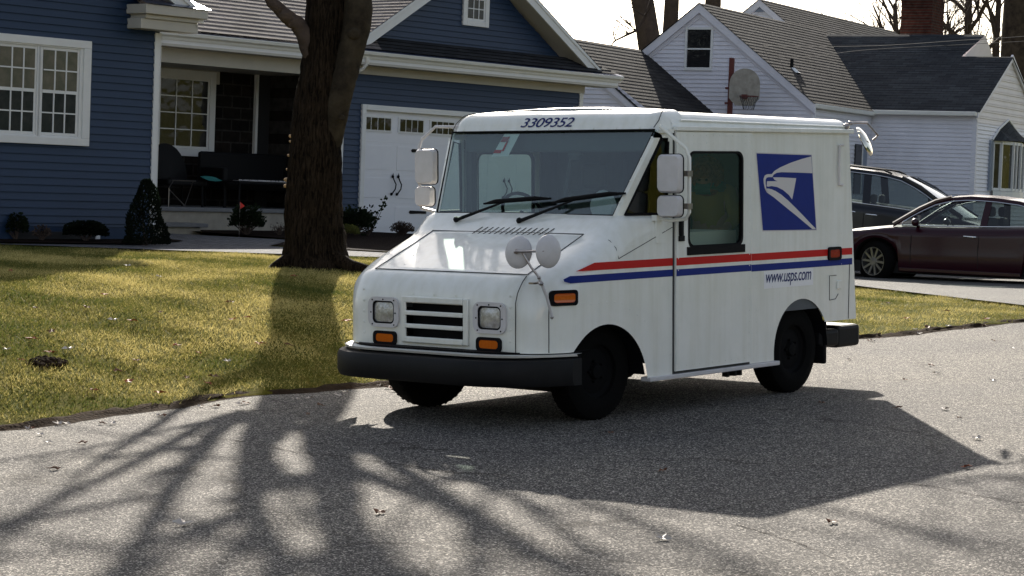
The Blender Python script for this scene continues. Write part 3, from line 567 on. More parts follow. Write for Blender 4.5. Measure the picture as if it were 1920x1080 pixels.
# wing roof: front slope with the tall and the low ridge coplanar
sl_ = .565; L_ = math.hypot(1, sl_); tall = 3.9*L_; low = 2.74*L_
laps(wr, (-.15, 0, 3.86), (0, -1, 0), (1, 0, sl_), (-sl_, 0, 1), [(-2.75, 0), (.12, 0), (.12, low), (-5.2, low), (-3.2, 0.4)][:5], .14, .007)
laps(wr, (-.15, 0, 3.86), (0, -1, 0), (1, 0, sl_), (-sl_, 0, 1), [(-5.2, low), (-1.25, low), (-.98, tall), (-6.2, tall)], .14, .007)
wr.add([(2.6, -.1, 5.41), (2.6, 1.2, 5.41), (5.6, 1.2, 3.85), (5.6, -.1, 3.85)], [(0,1,2,3)], None, [(0,0),(1,0),(1,1),(0,1)]); wr.build('wing_roof', M['roofgrey'], WH)
wg = MB(); wg.add([(2.75, 1.22, 5.44), (3.74, .98, 6.03), (4.75, 1.0, 5.40)], [(0,1,2)]); wg.add([(3.74, .98, 6.03), (4.75, 1.0, 5.4), (4.75, 6, 5.4), (3.74, 6, 6.03)], [(0,1,2,3)]); wg.build('dormer_gable', M['pinkish'], WH)
def gable_x(x, ya, yc, yb, zc, slope, x1, rm, dep=.17, over=.12, lw=None, rw=None):
    """gable roof whose ridge runs along local x, front face at x; returns parts under the house"""
    rf = MB(); rb = MB(); L = math.hypot(1, slope)
    for sgn, ww in ((1, (lw or (yb-yc))), (-1, (rw or (yc-ya)))):
        fy, fz = yc+sgn*ww, zc-slope*ww
        q = [(yc, zc-.02), (fy, fz-.02), (fy, fz-.02-dep*L), (yc, zc-.02-dep*L)]
        rb.add([(x-over, y, z) for y, z in q]+[(x-.012, y, z) for y, z in q], [(0,1,2,3), (7,6,5,4), (0,4,5,1), (1,5,6,2), (2,6,7,3), (3,7,4,0)])
        q = [(yc, zc-.02-dep*L), (fy, fz-.02-dep*L), (fy, fz-.02-dep*L-.09), (yc, zc-.02-dep*L-.11)]
        rb.add([(x-.04, y, z) for y, z in q]+[(x-.012, y, z) for y, z in q], [(0,1,2,3), (7,6,5,4), (0,4,5,1), (1,5,6,2), (2,6,7,3), (3,7,4,0)])
        B = Vector((0, -sgn, slope)).normalized(); N = Vector((0, sgn*slope, 1)).normalized()
        laps(rf, (x-over-.03, fy, fz), (1, 0, 0), B, N, [(0, 0), (x1-x, 0), (x1-x, ww*L), (0, ww*L)], .14, .006)
    rb.build('rake_board', M['white'], WH); return rf.build('gable_roof', rm, WH)
gable_x(ug, 2.715, 5.621, 8.5, 6.19, .775, 4.4, M['roofdark'], lw=3.15, rw=3.05)
gable_x(-8.8, 4.66, 7.131, 9.6, 5.05, .765, 4.46, M['roofdark'], dep=.13, lw=2.7, rw=2.75)
gable_x(6, 6, 8.3, 10.6, 7.24, .78, 18, M['roofdark'], dep=.16, lw=2.6, rw=3.6)
r2 = MB(); 
for sgn in (-1, 1):
    q = [(2.72, 5.47), (2.72+sgn*2.85, 3.87), (2.72+sgn*2.85, 3.72), (2.72, 5.30)]
    r2.add([(x, -.07, z) for x, z in q]+[(x, -.025, z) for x, z in q], [(0,1,2,3), (7,6,5,4), (0,4,5,1), (1,5,6,2), (2,6,7,3), (3,7,4,0)])
r2.build('rake_board', M['white'], WH)
vt = MB(); vt.add([(5.95, 8.12, 6.87), (5.95, 8.48, 6.87), (5.95, 8.30, 7.02)], [(0,2,1)]); vt.build('gable_vent', M['shutter'], WH)
wgut = MB(); wgut.box((-.27, -.05, 3.76), (-.14, 2.75, 3.87)); wgut.box((ug-.05, 2.56, 3.72), (-.14, 2.66, 3.83)); wgut.box((-.14, 0, 3.80), (0, 2.7, 3.84)); wgut.build('gutter', M['gutter'], WH, bevel=.02)
def hwin(x0, x1, z0, z1, x):     # window on a wall facing -x; coordinates a=-y
    e = empty('window', (x, 0, 0), R_(-90)); e.parent = WH; f = MB(); fr_ = .055
    for a, b in (((x0, z0), (x0+fr_, z1)), ((x1-fr_, z0), (x1, z1)), ((x0+fr_, z0), (x1-fr_, z0+fr_+.02)), ((x0+fr_, z1-fr_), (x1-fr_, z1))): f.box((a[0], -.05, a[1]), (b[0], .02, b[1]))
    zm = (z0+z1)/2; f.box((x0+fr_, -.046, zm-.018), (x1-fr_, .0, zm+.018)); f.build('frame', M['trim'], e)
    for (c, d, yy) in ((zm+.018, z1-fr_, -.018), (z0+fr_, zm-.018, -.012)): p = MB(); p.box((x0+fr_+.015, yy-.022, c), (x1-fr_-.015, yy-.012, d)); p.build('pane', M['pane'], e)
    return e
hwin(-5.99, -5.26, 4.57, 5.61, ug); hwin(-3.35, -2.72-.22, 1.8, 2.95, ug) if False else None
# window with shutters on the side wall near the truck's rear
e = MB(); e.box((-1.2, 2.66, 1.75), (-.75, 2.70, 2.98)); so_ = e.build('side_window', M['pane'], WH)
e = MB(); e.box((-.75, 2.65, 1.75), (-.68, 2.70, 2.98)); e.build('frame', M['trim'], so_); e = MB(); e.box((-.66, 2.66, 1.75), (-.36, 2.70, 2.98)); e.build('shutter', M['shutter'], so_)
# bow window with hood roof, shutters and sill
bwx = MB(); bx0, bx1, bz0, bz1 = 1.42, 4.0, 1.98, 3.20
bow = [(bx0, -.02), (bx0+.25, -.16), (bx0+.95, -.27), (bx1-.95, -.27), (bx1-.25, -.16), (bx1, -.02)]
def strip(pts, z0, z1, mb, th=.05):
    for (a, b) in zip(pts, pts[1:]): mb.bar((a[0], a[1], (z0+z1)/2), (b[0], b[1], (z0+z1)/2), th, z1-z0)
strip(bow, bz0-.02, bz0+.05, bwx); strip(bow, bz1-.06, bz1+.02, bwx)
for k, p in enumerate(bow): bwx.bar((p[0], p[1]-.01, bz0), (p[0], p[1]-.01, bz1), .09, .06)
bwx.bar(((bow[2][0]+bow[3][0])/2, -.275, bz0), ((bow[2][0]+bow[3][0])/2, -.275, bz1), .07, .05)
bwo = bwx.build('bow_window', M['trim'], WH)
gl = MB()
for a, b in zip(bow, bow[1:]): gl.add([(a[0], a[1]+.0, bz0), (b[0], b[1]+.0, bz0), (b[0], b[1], bz1), (a[0], a[1], bz1)], [(0,1,2,3)])
gl.build('pane', M['curtain'], bwo)
s_ = MB(); s_.add([(x, y-.06, z) for z in (bz0-.2, bz0-.03) for x, y in bow], [(i, i+1, i+7, i+6) for i in range(5)]+[tuple(range(5, -1, -1)), tuple(range(6, 12))]); s_.build('sill', M['trim'], bwo)
hd = MB(); top = [(bx0-.08, 3.22), (bx0+.5, 3.52), (2.72, 3.78), (bx1-.5, 3.52), (bx1+.08, 3.22)]
rows = [[(x, -.02, z) for x, z in top], [(x, -.32-.02*math.sin((x-bx0)/2.6*3.14), 3.22+(z-3.22)*.05) for x, z in top]]; hd.grid(rows, None, [(i*.6, j*.5) for j in range(2) for i in range(5)]); hd.build('hood_roof', M['roofgrey'], bwo)
hb = MB(); hb.tube([(x, -.03, z+.02) for x, z in top], .03, 6); hb.build('hood_trim', M['trim'], bwo)
for a, b in ((1.13, 1.40), (4.02, 4.3)):
    s_ = MB(); s_.box((a, -.05, 1.95), (b, -.015, 3.22))
    for z in np.arange(2.0, 3.15, .05): s_.box((a+.03, -.062, z), (b-.03, -.0501, z+.028))
    s_.build('shutter', M['shutter'], bwo)
# plumbing vent, meter box, chimney, service mast
v_ = MB(); v_.cyl((-3.0, 3.75, 4.55), (-3.0, 3.75, 4.95), .045, n=8); v_.build('vent_pipe', M['black'], WH); v_ = MB(); v_.lathe([(.05, .12), (.16, .02), (.2, 0)], (-3.0, 3.72, 4.62), n=10); v_.build('vent_flashing', M['paper'], WH)
v_ = MB(); v_.box((-.20, 2.72, 3.05), (-.04, 2.90, 3.25)); v_.build('utility_box', M['mirrorshell'], WH)
ch = MB(); ch.box((4.6, 2.75, 4.5), (5.6, 3.62, 8.4)); ch.build('chimney', M['brick'], WH)
mast = MB(); mast.cyl((ug-.06, 4.76, 3.3), (ug-.06, 4.76, 4.82), .03, n=8); mast.lathe([(.001, .1), (.05, .05), (.045, -.04)], (ug-.06, 4.76, 4.82), n=8); mast.build('service_mast', M['mirrorshell'], WH)

# ------------------------------------------------------------------ mail truck  (x forward, y to its left, z up)
TRM = Matrix(((-0.63401939, 0.7722831, -0.03997786, -0.0691), (-0.77260664, -0.63480542, -0.01005321, 16.1582), (-0.03314209, 0.02451323, 0.99914999, 0.0), (0, 0, 0, 1)))
TK = empty('mail_truck', mat=TRM, label='white postal delivery truck with eagle emblem parked at the lawn edge', cat='truck')
W_ = .997
def tw(x): return W_ if x < .29 else .722 + (W_-.722)*math.sqrt(max(0, 1-((x-.29)/.38)**2))
HOOD = [(-.79, 1.43), (-.281, 1.446), (-.1, 1.311), (.534, 1.051), (.575, 1.028), (.61, .995), (.64, .955), (.66, .91), (.668, .87), (.67, .83)]
def zh(x): return interp(HOOD, x)
def yin(x): return interp([(-.79, .985), (-.281, .85), (-.1, .715), (.29, .715), (.534, .64), (.67, .50)], x)
def zside(x): return interp([(-.79, 1.36), (-.749, 1.351), (-.137, 1.148), (.29, .985), (.534, .87), (.67, .66)], x)
def zbot(x, front=True):
    if front:
        v = .4883**2-x*x; base = .52 if x > .371 else .272
        return max(base, .2046+math.sqrt(v)) if v > 0 and abs(x) < .482 else base
    u = x+2.547; v = .4015**2-u*u
    if v > 0: return .346+math.sqrt(v)
    return .285 if x > -2.5 else .545
def fpt(x, t):      # t: 0 side bottom ... 1 side top ... 2 hood edge
    zs = max(zside(x), zbot(x)+.01)
    if t <= 1: return (x, tw(x), lerp(zbot(x), zs, t))
    a = (t-1)*math.pi/2; ys, yi, zt = tw(x), yin(x), zh(x)
    return (x, yi+(ys-yi)*math.cos(a)**.75, zs+(zt-zs)*math.sin(a)**.9)
bd = MB()
st = [-.79, -.7, -.6, -.52, -.4825, -.4815]+[-.4815*math.cos(a) for a in np.linspace(.12, math.pi-.72, 22)]+[.3708, .3715, .41, .45, .49, .52, .535, .555, .575, .595, .61, .625, .64, .65, .66, .666, .67]
st = sorted(st); ts = [0, .25, .5, .75, 1]+[1+i/8 for i in range(1, 9)]
for sgn in (1, -1): bd.grid([[(p[0], sgn*p[1], p[2]) for p in (fpt(x, t) for t in ts)] for x in st])
hs = [x for x in st if x >= -.281]; hs = [-.281, -.22, -.16, -.1]+[x for x in hs if x > -.1]
bd.grid([[(x, yin(x)*k, zh(x)+(0.006*(1-k*k) if x < .534 else 0)) for k in np.linspace(-1, 1, 9)] for x in hs])
# fascia
fy = [p for p in (fpt(.67, t) for t in ts)]; loop = [(.67, p[1], p[2]) for p in fy]+[(.67, -p[1], p[2]) for p in reversed(fy)]
FL = [(p[1], p[2]) for p in loop]
for q_ in (clip(FL, 0, -2, -.285), clip(FL, 0, .27, 2), clip(clip(FL, 0, -.285, .27), 1, 0, .585), clip(clip(FL, 0, -.285, .27), 1, .84, 2)): bd.add([(.6702, a, b) for a, b in q_], [tuple(range(len(q_)))])
# cargo body
def ctop(x): return interp([(-3.3, 2.165), (-.79, 2.20)], x)
def cring(x, sgn):
    zt = ctop(x); zs = 2.03; pts = [(x, W_, zbot(x, False))]
    for z in (.60, .80, 1.15, 1.54, 1.93): pts.append((x, W_, max(z, zbot(x, False)+.002*z)))
    for i in range(9): a = i/8*math.pi/2; pts.append((x, .83+(W_-.83)*math.cos(a)**.8, zs+(zt-zs)*math.sin(a)**.85))
    for k in (.55, .25, 0): pts.append((x, k, zt+.03*(1-(k/.83)**2)))
    return [(p[0]-(0 if x > -3 else (x+3)*-.0) , sgn*p[1], p[2]) for p in pts]
cs = [-.79, -.92, -1.2, -1.45, -1.70, -1.9, -2.1, -2.1454, -2.1456]+[-2.547+.4014*math.cos(a) for a in np.linspace(.1, math.pi-.52, 20)]+[-2.895, -2.8955, -3.0, -3.1, -3.2]
cs = sorted(set(cs), reverse=True)
def lean(p):   # the tail leans: top at -3.23, bottom at -3.375
    return p
for sgn in (1, -1):
    R = [cring(x, sgn) for x in cs]; last = [(-3.375+(p[2]-.55)*.085, p[1], p[2]) for p in R[-1]]; R.append(last)
    for i in range(len(R)-1):
        for j in range(len(R[0])-1):
            xm = (R[i][0][0]+R[i+1][0][0])/2
            if -1.70 < xm < -.92 and j in (3, 4): continue
            bd.add([R[i][j], R[i][j+1], R[i+1][j+1], R[i+1][j]], [(0,1,2,3)])
    if sgn == 1: tailL = last
    else: tailR = last
bd.add(tailL+list(reversed(tailR)), [tuple(range(len(tailL)*2))])
# cab top: pillars, quarter-window surround, roof cap
def wsx(z): return interp([(1.40, -.258), (1.446, -.281), (2.063, -.613)], z)
def wsy(z): return interp([(1.446, .832), (2.063, .965)], z)
def pout(z): g_ = wsy(z); return (wsx(z)-.055, min(W_-.004, g_+.045))
def sidept(z, f_):      # f_ 0 pillar outer, 1 door line
    x, y = pout(z); return (lerp(x, -.79, f_), lerp(y, W_, f_), z)
zz = [1.40, 1.446, 1.6, 1.8, 1.95, 2.0]
for sgn in (1, -1):
    m_ = lambda p: (p[0], sgn*p[1], p[2])
    bd.grid([[m_((wsx(z)-.02, wsy(z)-.012, z)), m_((wsx(z), wsy(z)+.004, z)), m_((wsx(z)-.012, wsy(z)+.030, z)), m_(sidept(z, 0)), m_(sidept(z, .035))] for z in zz])
    def xr(z): return (-.735-pout(z)[0])/(-.79-pout(z)[0])
    bd.grid([[m_(sidept(z, xr(z))), m_(sidept(z, 1))] for z in (1.40, 1.44, 1.6, 1.8, 1.98, 2.0)])
    bd.grid([[m_(sidept(1.40, f_)) for f_ in (0, .3, .6, xr(1.4))], [m_(sidept(1.445, f_)) for f_ in (0, .3, .6, xr(1.44))]])
CAPX = [(-.607, 2.058), (-.613, 2.063), (-.630, 2.105), (-.650, 2.143), (-.685, 2.174), (-.73, 2.192), (-.79, 2.202), (-.86, 2.208), (-.95, 2.210)]
for sgn in (1, -1):
    rows = []
    for x, zt in CAPX:
        x_ = x if x > -.79 else x; ys = sidept(2.0, min(1, max(0, (x-pout(2.0)[0])/(-.79-pout(2.0)[0]))))[1] if x > -.79 else W_; zs = 2.0
        ring = []
        for i in range(9): a = i/8*math.pi/2; ring.append((x-(0.10*(1-sm((-x-.6)/.3)))*math.cos(a)**2*.6, sgn*(.86+(ys-.86)*math.cos(a)**.8), zs+(zt-zs)*math.sin(a)**.85))
        ring += [(x, sgn*k, zt+.03*sm((-x-.66)/.25)*(1-(k/.83)**2)) for k in (.55, .25, 0)]; rows.append(ring)
    bd.grid(rows)
    # close above side glass between z 2.0 rows already shared
# rivets
def riv(x, y, z, nx, ny, nz, r=.0075):
    r *= 1.3
    n_ = Vector((nx, ny, nz)).normalized(); a = n_.orthogonal().normalized(); b = n_.cross(a); c = Vector((x, y, z)); k = 6
    vs = [c+(a*math.cos(2*math.pi*i/k)+b*math.sin(2*math.pi*i/k))*r for i in range(k)]+[c+n_*r*.55]; bd.add(vs, [(i, (i+1) % k, k) for i in range(k)])
for z in np.arange(.60, .95, .078):
    for y in (-.70, .675): riv(.672, y, z, 1, 0, 0, .009)
for y in (-.22, -.02, .18): riv(.672, y, .895, 1, 0, 0)
for i in range(9): y = -.85+i*.21; riv(-.616, y, 2.075, 1, 0, .3, .009); riv(-.262, y*.9, 1.432, 1, 0, 1, .009)
for z in np.arange(.35, 1.02, .085): riv(-.765, W_, z, 0, 1, 0); riv(-1.90, W_, z, 0, 1, 0); riv(-2.12, W_, max(z, .36), 0, 1, 0)
for z in np.arange(1.15, 1.95, .085): riv(-1.90, W_, z, 0, 1, 0, .005)
for x in np.arange(-3.15, -1.86, .075): riv(x, W_, .985, 0, 1, 0, .006)
for x in np.arange(-.45, .32, .09): riv(x, W_, .845 if x > -.15 else .845-.5*(-.15-x), 0, 1, 0)
for x in np.arange(-.70, -.2, .1): riv(x, W_, lerp(1.19, 1.33, (-x-.1)/.6), 0, 1, 0)
for x, y in ((.45, -.5), (.3, -.55), (.42, .1), (.2, .35), (.1, -.2), (.25, .05), (.35, .45), (.02, .55), (.12, .2), (.45, .3), (.3, -.2)): riv(x, y, zh(x)+.004, .4, 0, 1, .006)
for z in (1.0, 1.25, 1.7): riv(-3.14, W_, z, 0, 1, 0, .006)
for f_ in (.15, .4, .65, .9): z = lerp(1.446, 2.063, f_); riv(wsx(z)+.002, wsy(z)+.014, z, 1, .5, .4, .008); riv(wsx(z)+.002, -wsy(z)-.014, z, 1, -.5, .4, .008)
body = bd.build('body', M['vanwhite'], TK, smooth=R_(30) and 32, fixn=False)
# inner liner so that the shell has an inside: floor, wheel wells, bulkhead
il = MB(); il.box((-2.10, -.97, .55), (-.52, .97, .60)); il.box((-3.2, -.97, .77), (-2.10, .97, .80)); il.box((-.52, -.97, .705), (.25, .97, .73)); il.box((-3.3, -.96, .62), (-3.2, .96, 2.1)); il.box((-3.2, -.96, 2.10), (-.72, .96, 2.12)); il.box((-1.98, -.965, .6), (-1.93, -.30, 2.1)); il.box((-.86, -.965, .6), (-.80, -.93, 2.0))
for s_ in (1, -1):
    il.box((-3.2, s_*.985, .66), (-1.72, s_*.975, 2.02)); il.box((-.90, s_*.985, .6), (-.80, s_*.96, 1.95)); il.box((-1.72, s_*.985, .6), (-.9, s_*.975, 1.15))
il.build('interior_lining', M['dash'], TK)
wl = MB()
for s_ in (1, -1):
    for xc, zc, r in ((0, .2046, .4883), (-2.547, .346, .4015)):
        a0, a1 = (.72, math.pi-.2) if xc == 0 else (.5, math.pi-.02); pts = [(xc+math.cos(a)*r, zc+math.sin(a)*r) for a in np.linspace(a0, a1, 20)]
        wl.grid([[(x, s_*(W_-.012 if xc < -1 or abs(x) < .3 else tw(x)-.02), z) for x, z in pts], [(x, s_*.35, z) for x, z in pts]])
        wl.add([(x, s_*.35, z) for x, z in pts], [tuple(range(20))])
wl.box((-3.0, -.5, .42), (.6, .5, .54)); wl.build('wheel_wells', M['rubber'], TK)
ub = MB(); ub.box((-3.2, -.3, .28), (.55, -.22, .36)); ub.box((-3.2, .22, .28), (.55, .3, .36)); ub.cyl((-2.547, -.7, .33), (-2.547, .7, .33), .05, n=10); ub.cyl((0, -.7, .3), (0, .7, .3), .04, n=10); ub.ball((-2.547, 0, .33), .13, 6); ub.box((-.80, -.25, .17), (-.12, .58, .52)); ub.box((-2.2, -.62, .22), (-1.9, -.1, .5))
for x in (-1.66, -1.76, -1.83): ub.box((x-.02, .85, .19), (x+.01, .9, .27))
ub.build('chassis', M['cardark'], TK)
# panel gaps
def seam(pts, r=.0035, name='panel_gap', m='seam'):
    t = MB(); t.tube(pts, r, 5); return t.build(name, M[m], TK)
def onf(x, t, s_=1): p = fpt(x, t); return (p[0], s_*p[1], p[2])
seam([(.535, -.716, zh(.535)+.004), (.535, .716, zh(.535)+.004)]); 
for s_ in (1, -1): seam([(x, s_*.714, zh(x)+.003) for x in (.534, .3, .1, -.1)])
seam([(-.1, -.714, 1.316), (-.1, .714, 1.316)])
seam([(.6725, .722, z) for z in (.525, .7, .80, .86)]+[(.66, .73, .93), (.64, .735, .97), (.60, .728, 1.01), (.55, .72, 1.045)])
xx = .555; seam([(xx, tw(xx)+.001, z) for z in (.525, .7, .8)]+[(xx-.005, tw(xx)-.006, .88), (xx-.01, tw(xx)-.05, .95), (xx-.01, .80, 1.005), (xx-.015, .74, 1.03)])
seam([onf(-.10, 2), onf(-.105, 1.75), onf(-.115, 1.5), onf(-.125, 1.25), onf(-.137, 1)], .003)
seam([(-.137, W_+.001, 1.148), (-.79, W_+.001, 1.355)], .0025)
seam([(-3.265, W_+.002, 1.0), (-3.25, W_+.002, .55)], .0035); seam([(-2.957, W_+.002, .716), (-2.957, W_+.002, .912), (-3.06, W_+.002, .912)], .003); seam([(-2.957, W_+.002, .716), (-3.05, W_+.002, .722), (-3.09, W_+.002, .76)], .003)
t = MB(); t.box((-3.12, W_, .80), (-3.06, W_+.02, .87)); t.build('fuel_flap_latch', M['vanwhite'], TK, bevel=.008)
for s_ in (1, -1): t = MB(); t.tube([(-.613, s_*.955, 2.075), (-.66, s_*.965, 2.125), (-.73, s_*.94, 2.185), (-.80, s_*.90, 2.205)], .0035, 5); t.build('panel_gap', M['seam'], TK)
# grille
gr = MB(); gr.box((.675, -.323, .549), (.6905, -.278, .878)); gr.box((.675, .258, .549), (.6905, .306, .878))
for a, b in ((.549, .592), (.652, .684), (.744, .777), (.834, .878)): gr.box((.676, -.279, a), (.70, .259, b))
gr.build('grille', M['vanwhite'], TK, bevel=.011, smooth=True, seg=3)
gb = MB(); gb.box((.56, -.285, .58), (.60, .27, .85)); gb.build('grille_opening', M['rubber'], TK)
def rrect(a0, b0, a1, b1, r, n=5):
    out = []
    for cx, cy, s0 in ((a1-r, b1-r, 0), (a0+r, b1-r, 90), (a0+r, b0+r, 180), (a1-r, b0+r, 270)):
        for i in range(n+1): t = R_(s0+90*i/n); out.append((cx+r*math.cos(t), cy+r*math.sin(t)))
    return out
for s_ in (-1, 1):
    yc = .4975*s_-(0.0 if s_ > 0 else .0); hl = empty('headlight'); hl.parent = TK
    b = MB(); b.plate(rrect(yc-.148, .645, yc+.148, .862, .06), [rrect(yc-.105, .672, yc+.105, .835, .035)], lambda a, c: (.671, a, c), lambda a, c: (.688, a, c)); b.build('bezel', M['mirrorshell'], hl, bevel=.004)
    b = MB(); b.plate(rrect(yc-.105, .672, yc+.105, .835, .035), [rrect(yc-.094, .683, yc+.094, .824, .03)], lambda a, c: (.672, a, c), lambda a, c: (.683, a, c)); b.build('seal', M['rubber'], hl)
    rows = [[(.672+.012*math.cos(u*1.3)*math.cos(v*1.3), yc+u*.094, .7535+v*.0705) for u in np.linspace(-1, 1, 9)] for v in np.linspace(-1, 1, 9)]
    b = MB(); b.grid(rows); b.build('lens', M['lens'], hl, smooth=True)
    b = MB()
    for dy, dz in ((-.105, .84), (.105, .84), (-.105, .665), (.105, .665), (-.118, .75), (.118, .75), (0, .845)): b.cyl((.687, yc+dy, dz), (.691, yc+dy, dz), .006, n=6)
    b.build('screw', M['black'], hl)
    ti = empty('turn_signal'); ti.parent = TK; yt = .488*s_
    b = MB(); b.plate(rrect(yt-.112, .520, yt+.112, .618, .03), [rrect(yt-.085, .541, yt+.085, .598, .022)], lambda a, c: (.671, a, c), lambda a, c: (.687, a, c)); b.build('housing', M['rubber'], ti, bevel=.003)
    b = MB(); b.plate(rrect(yt-.085, .541, yt+.085, .598, .022), [], lambda a, c: (.672, a, c), lambda a, c: (.684, a, c)); b.build('lens', M['amber'], ti)
# side marker and tail light
def sidelamp(x0, x1, z0, z1, m, nm, s_=1, lens=None):
    e = empty(nm); e.parent = TK; n0 = lambda x: tw(x)
    f0 = lambda a, c: (a, s_*(n0(a)), c); f1 = lambda a, c: (a, s_*(n0(a)+.017), c); f2 = lambda a, c: (a, s_*(n0(a)+.013), c)
    i = .022; b = MB(); b.plate(rrect(x0, z0, x1, z1, .025), [rrect(x0+i, z0+i, x1-i, z1-i, .02)], f0, f1); b.build('housing', M['rubber'], e)
    b = MB(); b.plate(rrect(x0+i, z0+i, x1-i, z1-i, .02), [], f0, f2); b.build('lens', M[m], e)
sidelamp(.345, .555, .845, .952, 'amber', 'side_marker', 1)
for s_ in (1, -1): sidelamp(-3.12, -2.925, 1.035, 1.142, 'redlens', 'tail_light', s_)
# bumpers
fb = MB(); pts = []
for a in np.linspace(-1, 1, 25):
    y = 1.02*math.sin(a*math.pi/2) if False else a*1.0; x = .955-.50*abs(a)**5.5; pts.append((x, a*1.05))
prof = [(-.10, .30), (-.02, .30), (0, .33), (0, .445), (-.02, .475), (-.10, .485)]
rows = [[(x+p[0], y, p[1]) for x, y in pts] for p in prof]; rows.append(rows[0]); fb.grid(rows)
for k in (0, 24): fb.add([r[k] for r in rows[:-1]], [tuple(range(6))])
fbo = fb.build('front_bumper', M['bumper'], TK, smooth=True)
t = MB(); t.grid([[(x-.075+.0, y*.985, .497) for x, y in pts], [(x-.065, y*.985, .512) for x, y in pts], [(x-.16, y*.96, .512) for x, y in pts]]); t.build('bumper_trim', M['gutter'], TK); t = MB(); t.grid([[(x-.17+o_, y*.94, z) for x, y in pts] for o_, z in ((0, .47), (0, .525), (-.12, .525))]); t.build('bumper_filler', M['rubber'], TK)
rb = MB(); rb.box((-3.56, -.93, .31), (-3.20, .93, .49)); rb.box((-3.2, -.95, .33), (-2.93, -.80, .47)); rb.box((-3.2, .80, .33), (-2.93, .95, .47)); rb.build('rear_bumper', M['bumper'], TK, bevel=.03)
for s_ in (1, -1): mf = MB(); mf.box((-2.99, s_*.70, .20), (-2.95, s_*.96, .55)); mf.build('mud_flap', M['rubber'], TK, bevel=.015)
si = MB(); si.box((-2.20, .93, .250), (-.49, 1.02, .283)); si.box((-2.20, -.93, .250), (-.49, -1.02, .283)); si.build('side_step', M['mirrorshell'], TK, bevel=.006)
# sliding doors
def pl(a0, a1, b0, b1): return [(a0, b0), (a1, b0), (a1, b1), (a0, b1)]
def door(s_):
    d = MB(); f0 = lambda a, c: (a, s_*(W_+.002), c); f1 = lambda a, c: (a, s_*(W_+.022), c)
    d.plate(pl(-1.79, -.805, .305, 2.045), [rrect(-1.675, 1.19, -.955, 1.905, .07)], f0, f1)
    for z in np.arange(.36, 2.02, .085):
        for x in (-.83, -1.765): d.ball((x, s_*(W_+.022), z), .006, 3)
    for x in np.arange(-1.7, -.85, .085):
        for z in (1.965, 1.93+.09, .34): d.ball((x, s_*(W_+.022), z), .0055, 3)
    do = d.build('sliding_door', M['vanwhite'], TK, bevel=.004)
    g_ = MB(); g_.plate(rrect(-1.675, 1.19, -.955, 1.905, .07), [rrect(-1.655, 1.215, -.972, 1.888, .06)], lambda a, c: (a, s_*(W_+.004), c), lambda a, c: (a, s_*(W_+.026), c)); g_.box((-1.69, s_*(W_+.001), 1.145), (-.94, s_*(W_+.034), 1.205)); g_.build('window_seal', M['rubber'], do)
    g_ = MB(); g_.plate(rrect(-1.66, 1.20, -.965, 1.895, .06), [], lambda a, c: (a, s_*(W_+.008), c), lambda a, c: (a, s_*(W_+.012), c)); g_.build('window_glass', M['glassd'], do)
    g_ = MB(); g_.box((-.865, s_*(W_+.02), 1.29), (-.835, s_*(W_+.05), 1.42)); g_.box((-.90, s_*(W_+.022), 1.25), (-.83, s_*(W_+.034), 1.29)); g_.build('door_latch', M['black'], do, bevel=.004)
    r = MB(); r.box((-3.27, s_*W_, 2.052), (-.80, s_*(W_+.035), 2.085)); r.build('door_rail', M['vanwhite'], TK, bevel=.005)
    r = MB(); r.box((-1.80, s_*(W_+.0), .285), (-.79, s_*(W_+.004), .306)); r.box((-.806, s_*W_, .30), (-.79, s_*(W_+.006), 2.05)); r.build('door_gap', M['seam'], TK)
    r = MB(); r.tube([(-3.27, s_*(W_-.012), 2.105), (-.9, s_*(W_-.012), 2.13)], .007, 6); r.build('drip_rail', M['vanwhite'], TK)
    r = MB(); r.tube([(-3.15, s_*(W_+.003), 1.958), (-3.075, s_*(W_+.018), 1.955), (-3.068, s_*(W_+.018), 1.80), (-3.07, s_*(W_+.018), 1.64), (-3.15, s_*(W_+.003), 1.637)], .010, 6); r.build('grab_handle', M['mirrorshell'], TK)
door(1); door(-1)
# glazing
ws = MB(); q = [(-.281, -.845, 1.44), (-.281, .845, 1.44), (-.613, .975, 2.063), (-.613, -.975, 2.063)]
N_ = Vector((.88, 0, .47)).normalized()*.004; ws.add([Vector(p)-N_*3 for p in q]+[Vector(p)-N_*4 for p in q], [(0,1,2,3), (7,6,5,4)]); ws.build('windshield', M['glass'], TK)
sl2 = MB(); sl2.tube([Vector(p)-N_*1.0 for p in ((-.281, -.835, 1.447), (-.281, .835, 1.447), (-.610, .962, 2.059), (-.610, -.962, 2.059), (-.281, -.835, 1.447))], .008, 5); sl2.build('windshield_seal', M['rubber'], TK)
for s_ in (1, -1):
    def P(z, f_, o=0): p = sidept(z, f_); return Vector((p[0], s_*(p[1]+o), p[2]))
    tri = [P(1.452, .045), P(1.447, .86), P(1.99, .66), P(1.99, .12)]
    z_ = [P(1.452, .05), P(1.450, .87)]+[P(z, (-.735-pout(z)[0])/(-.79-pout(z)[0])) for z in (1.6, 1.8, 1.97)]+[P(1.985, .2)]
    t = MB(); t.tube(z_+[z_[0], z_[1]], .011, 6); t.build('quarter_window_seal', M['rubber'], TK)
    t = MB(); t.add([p-Vector((0, s_*.008, 0)) for p in z_], [tuple(range(len(z_)))]); t.build('quarter_window', M['glassd'], TK)
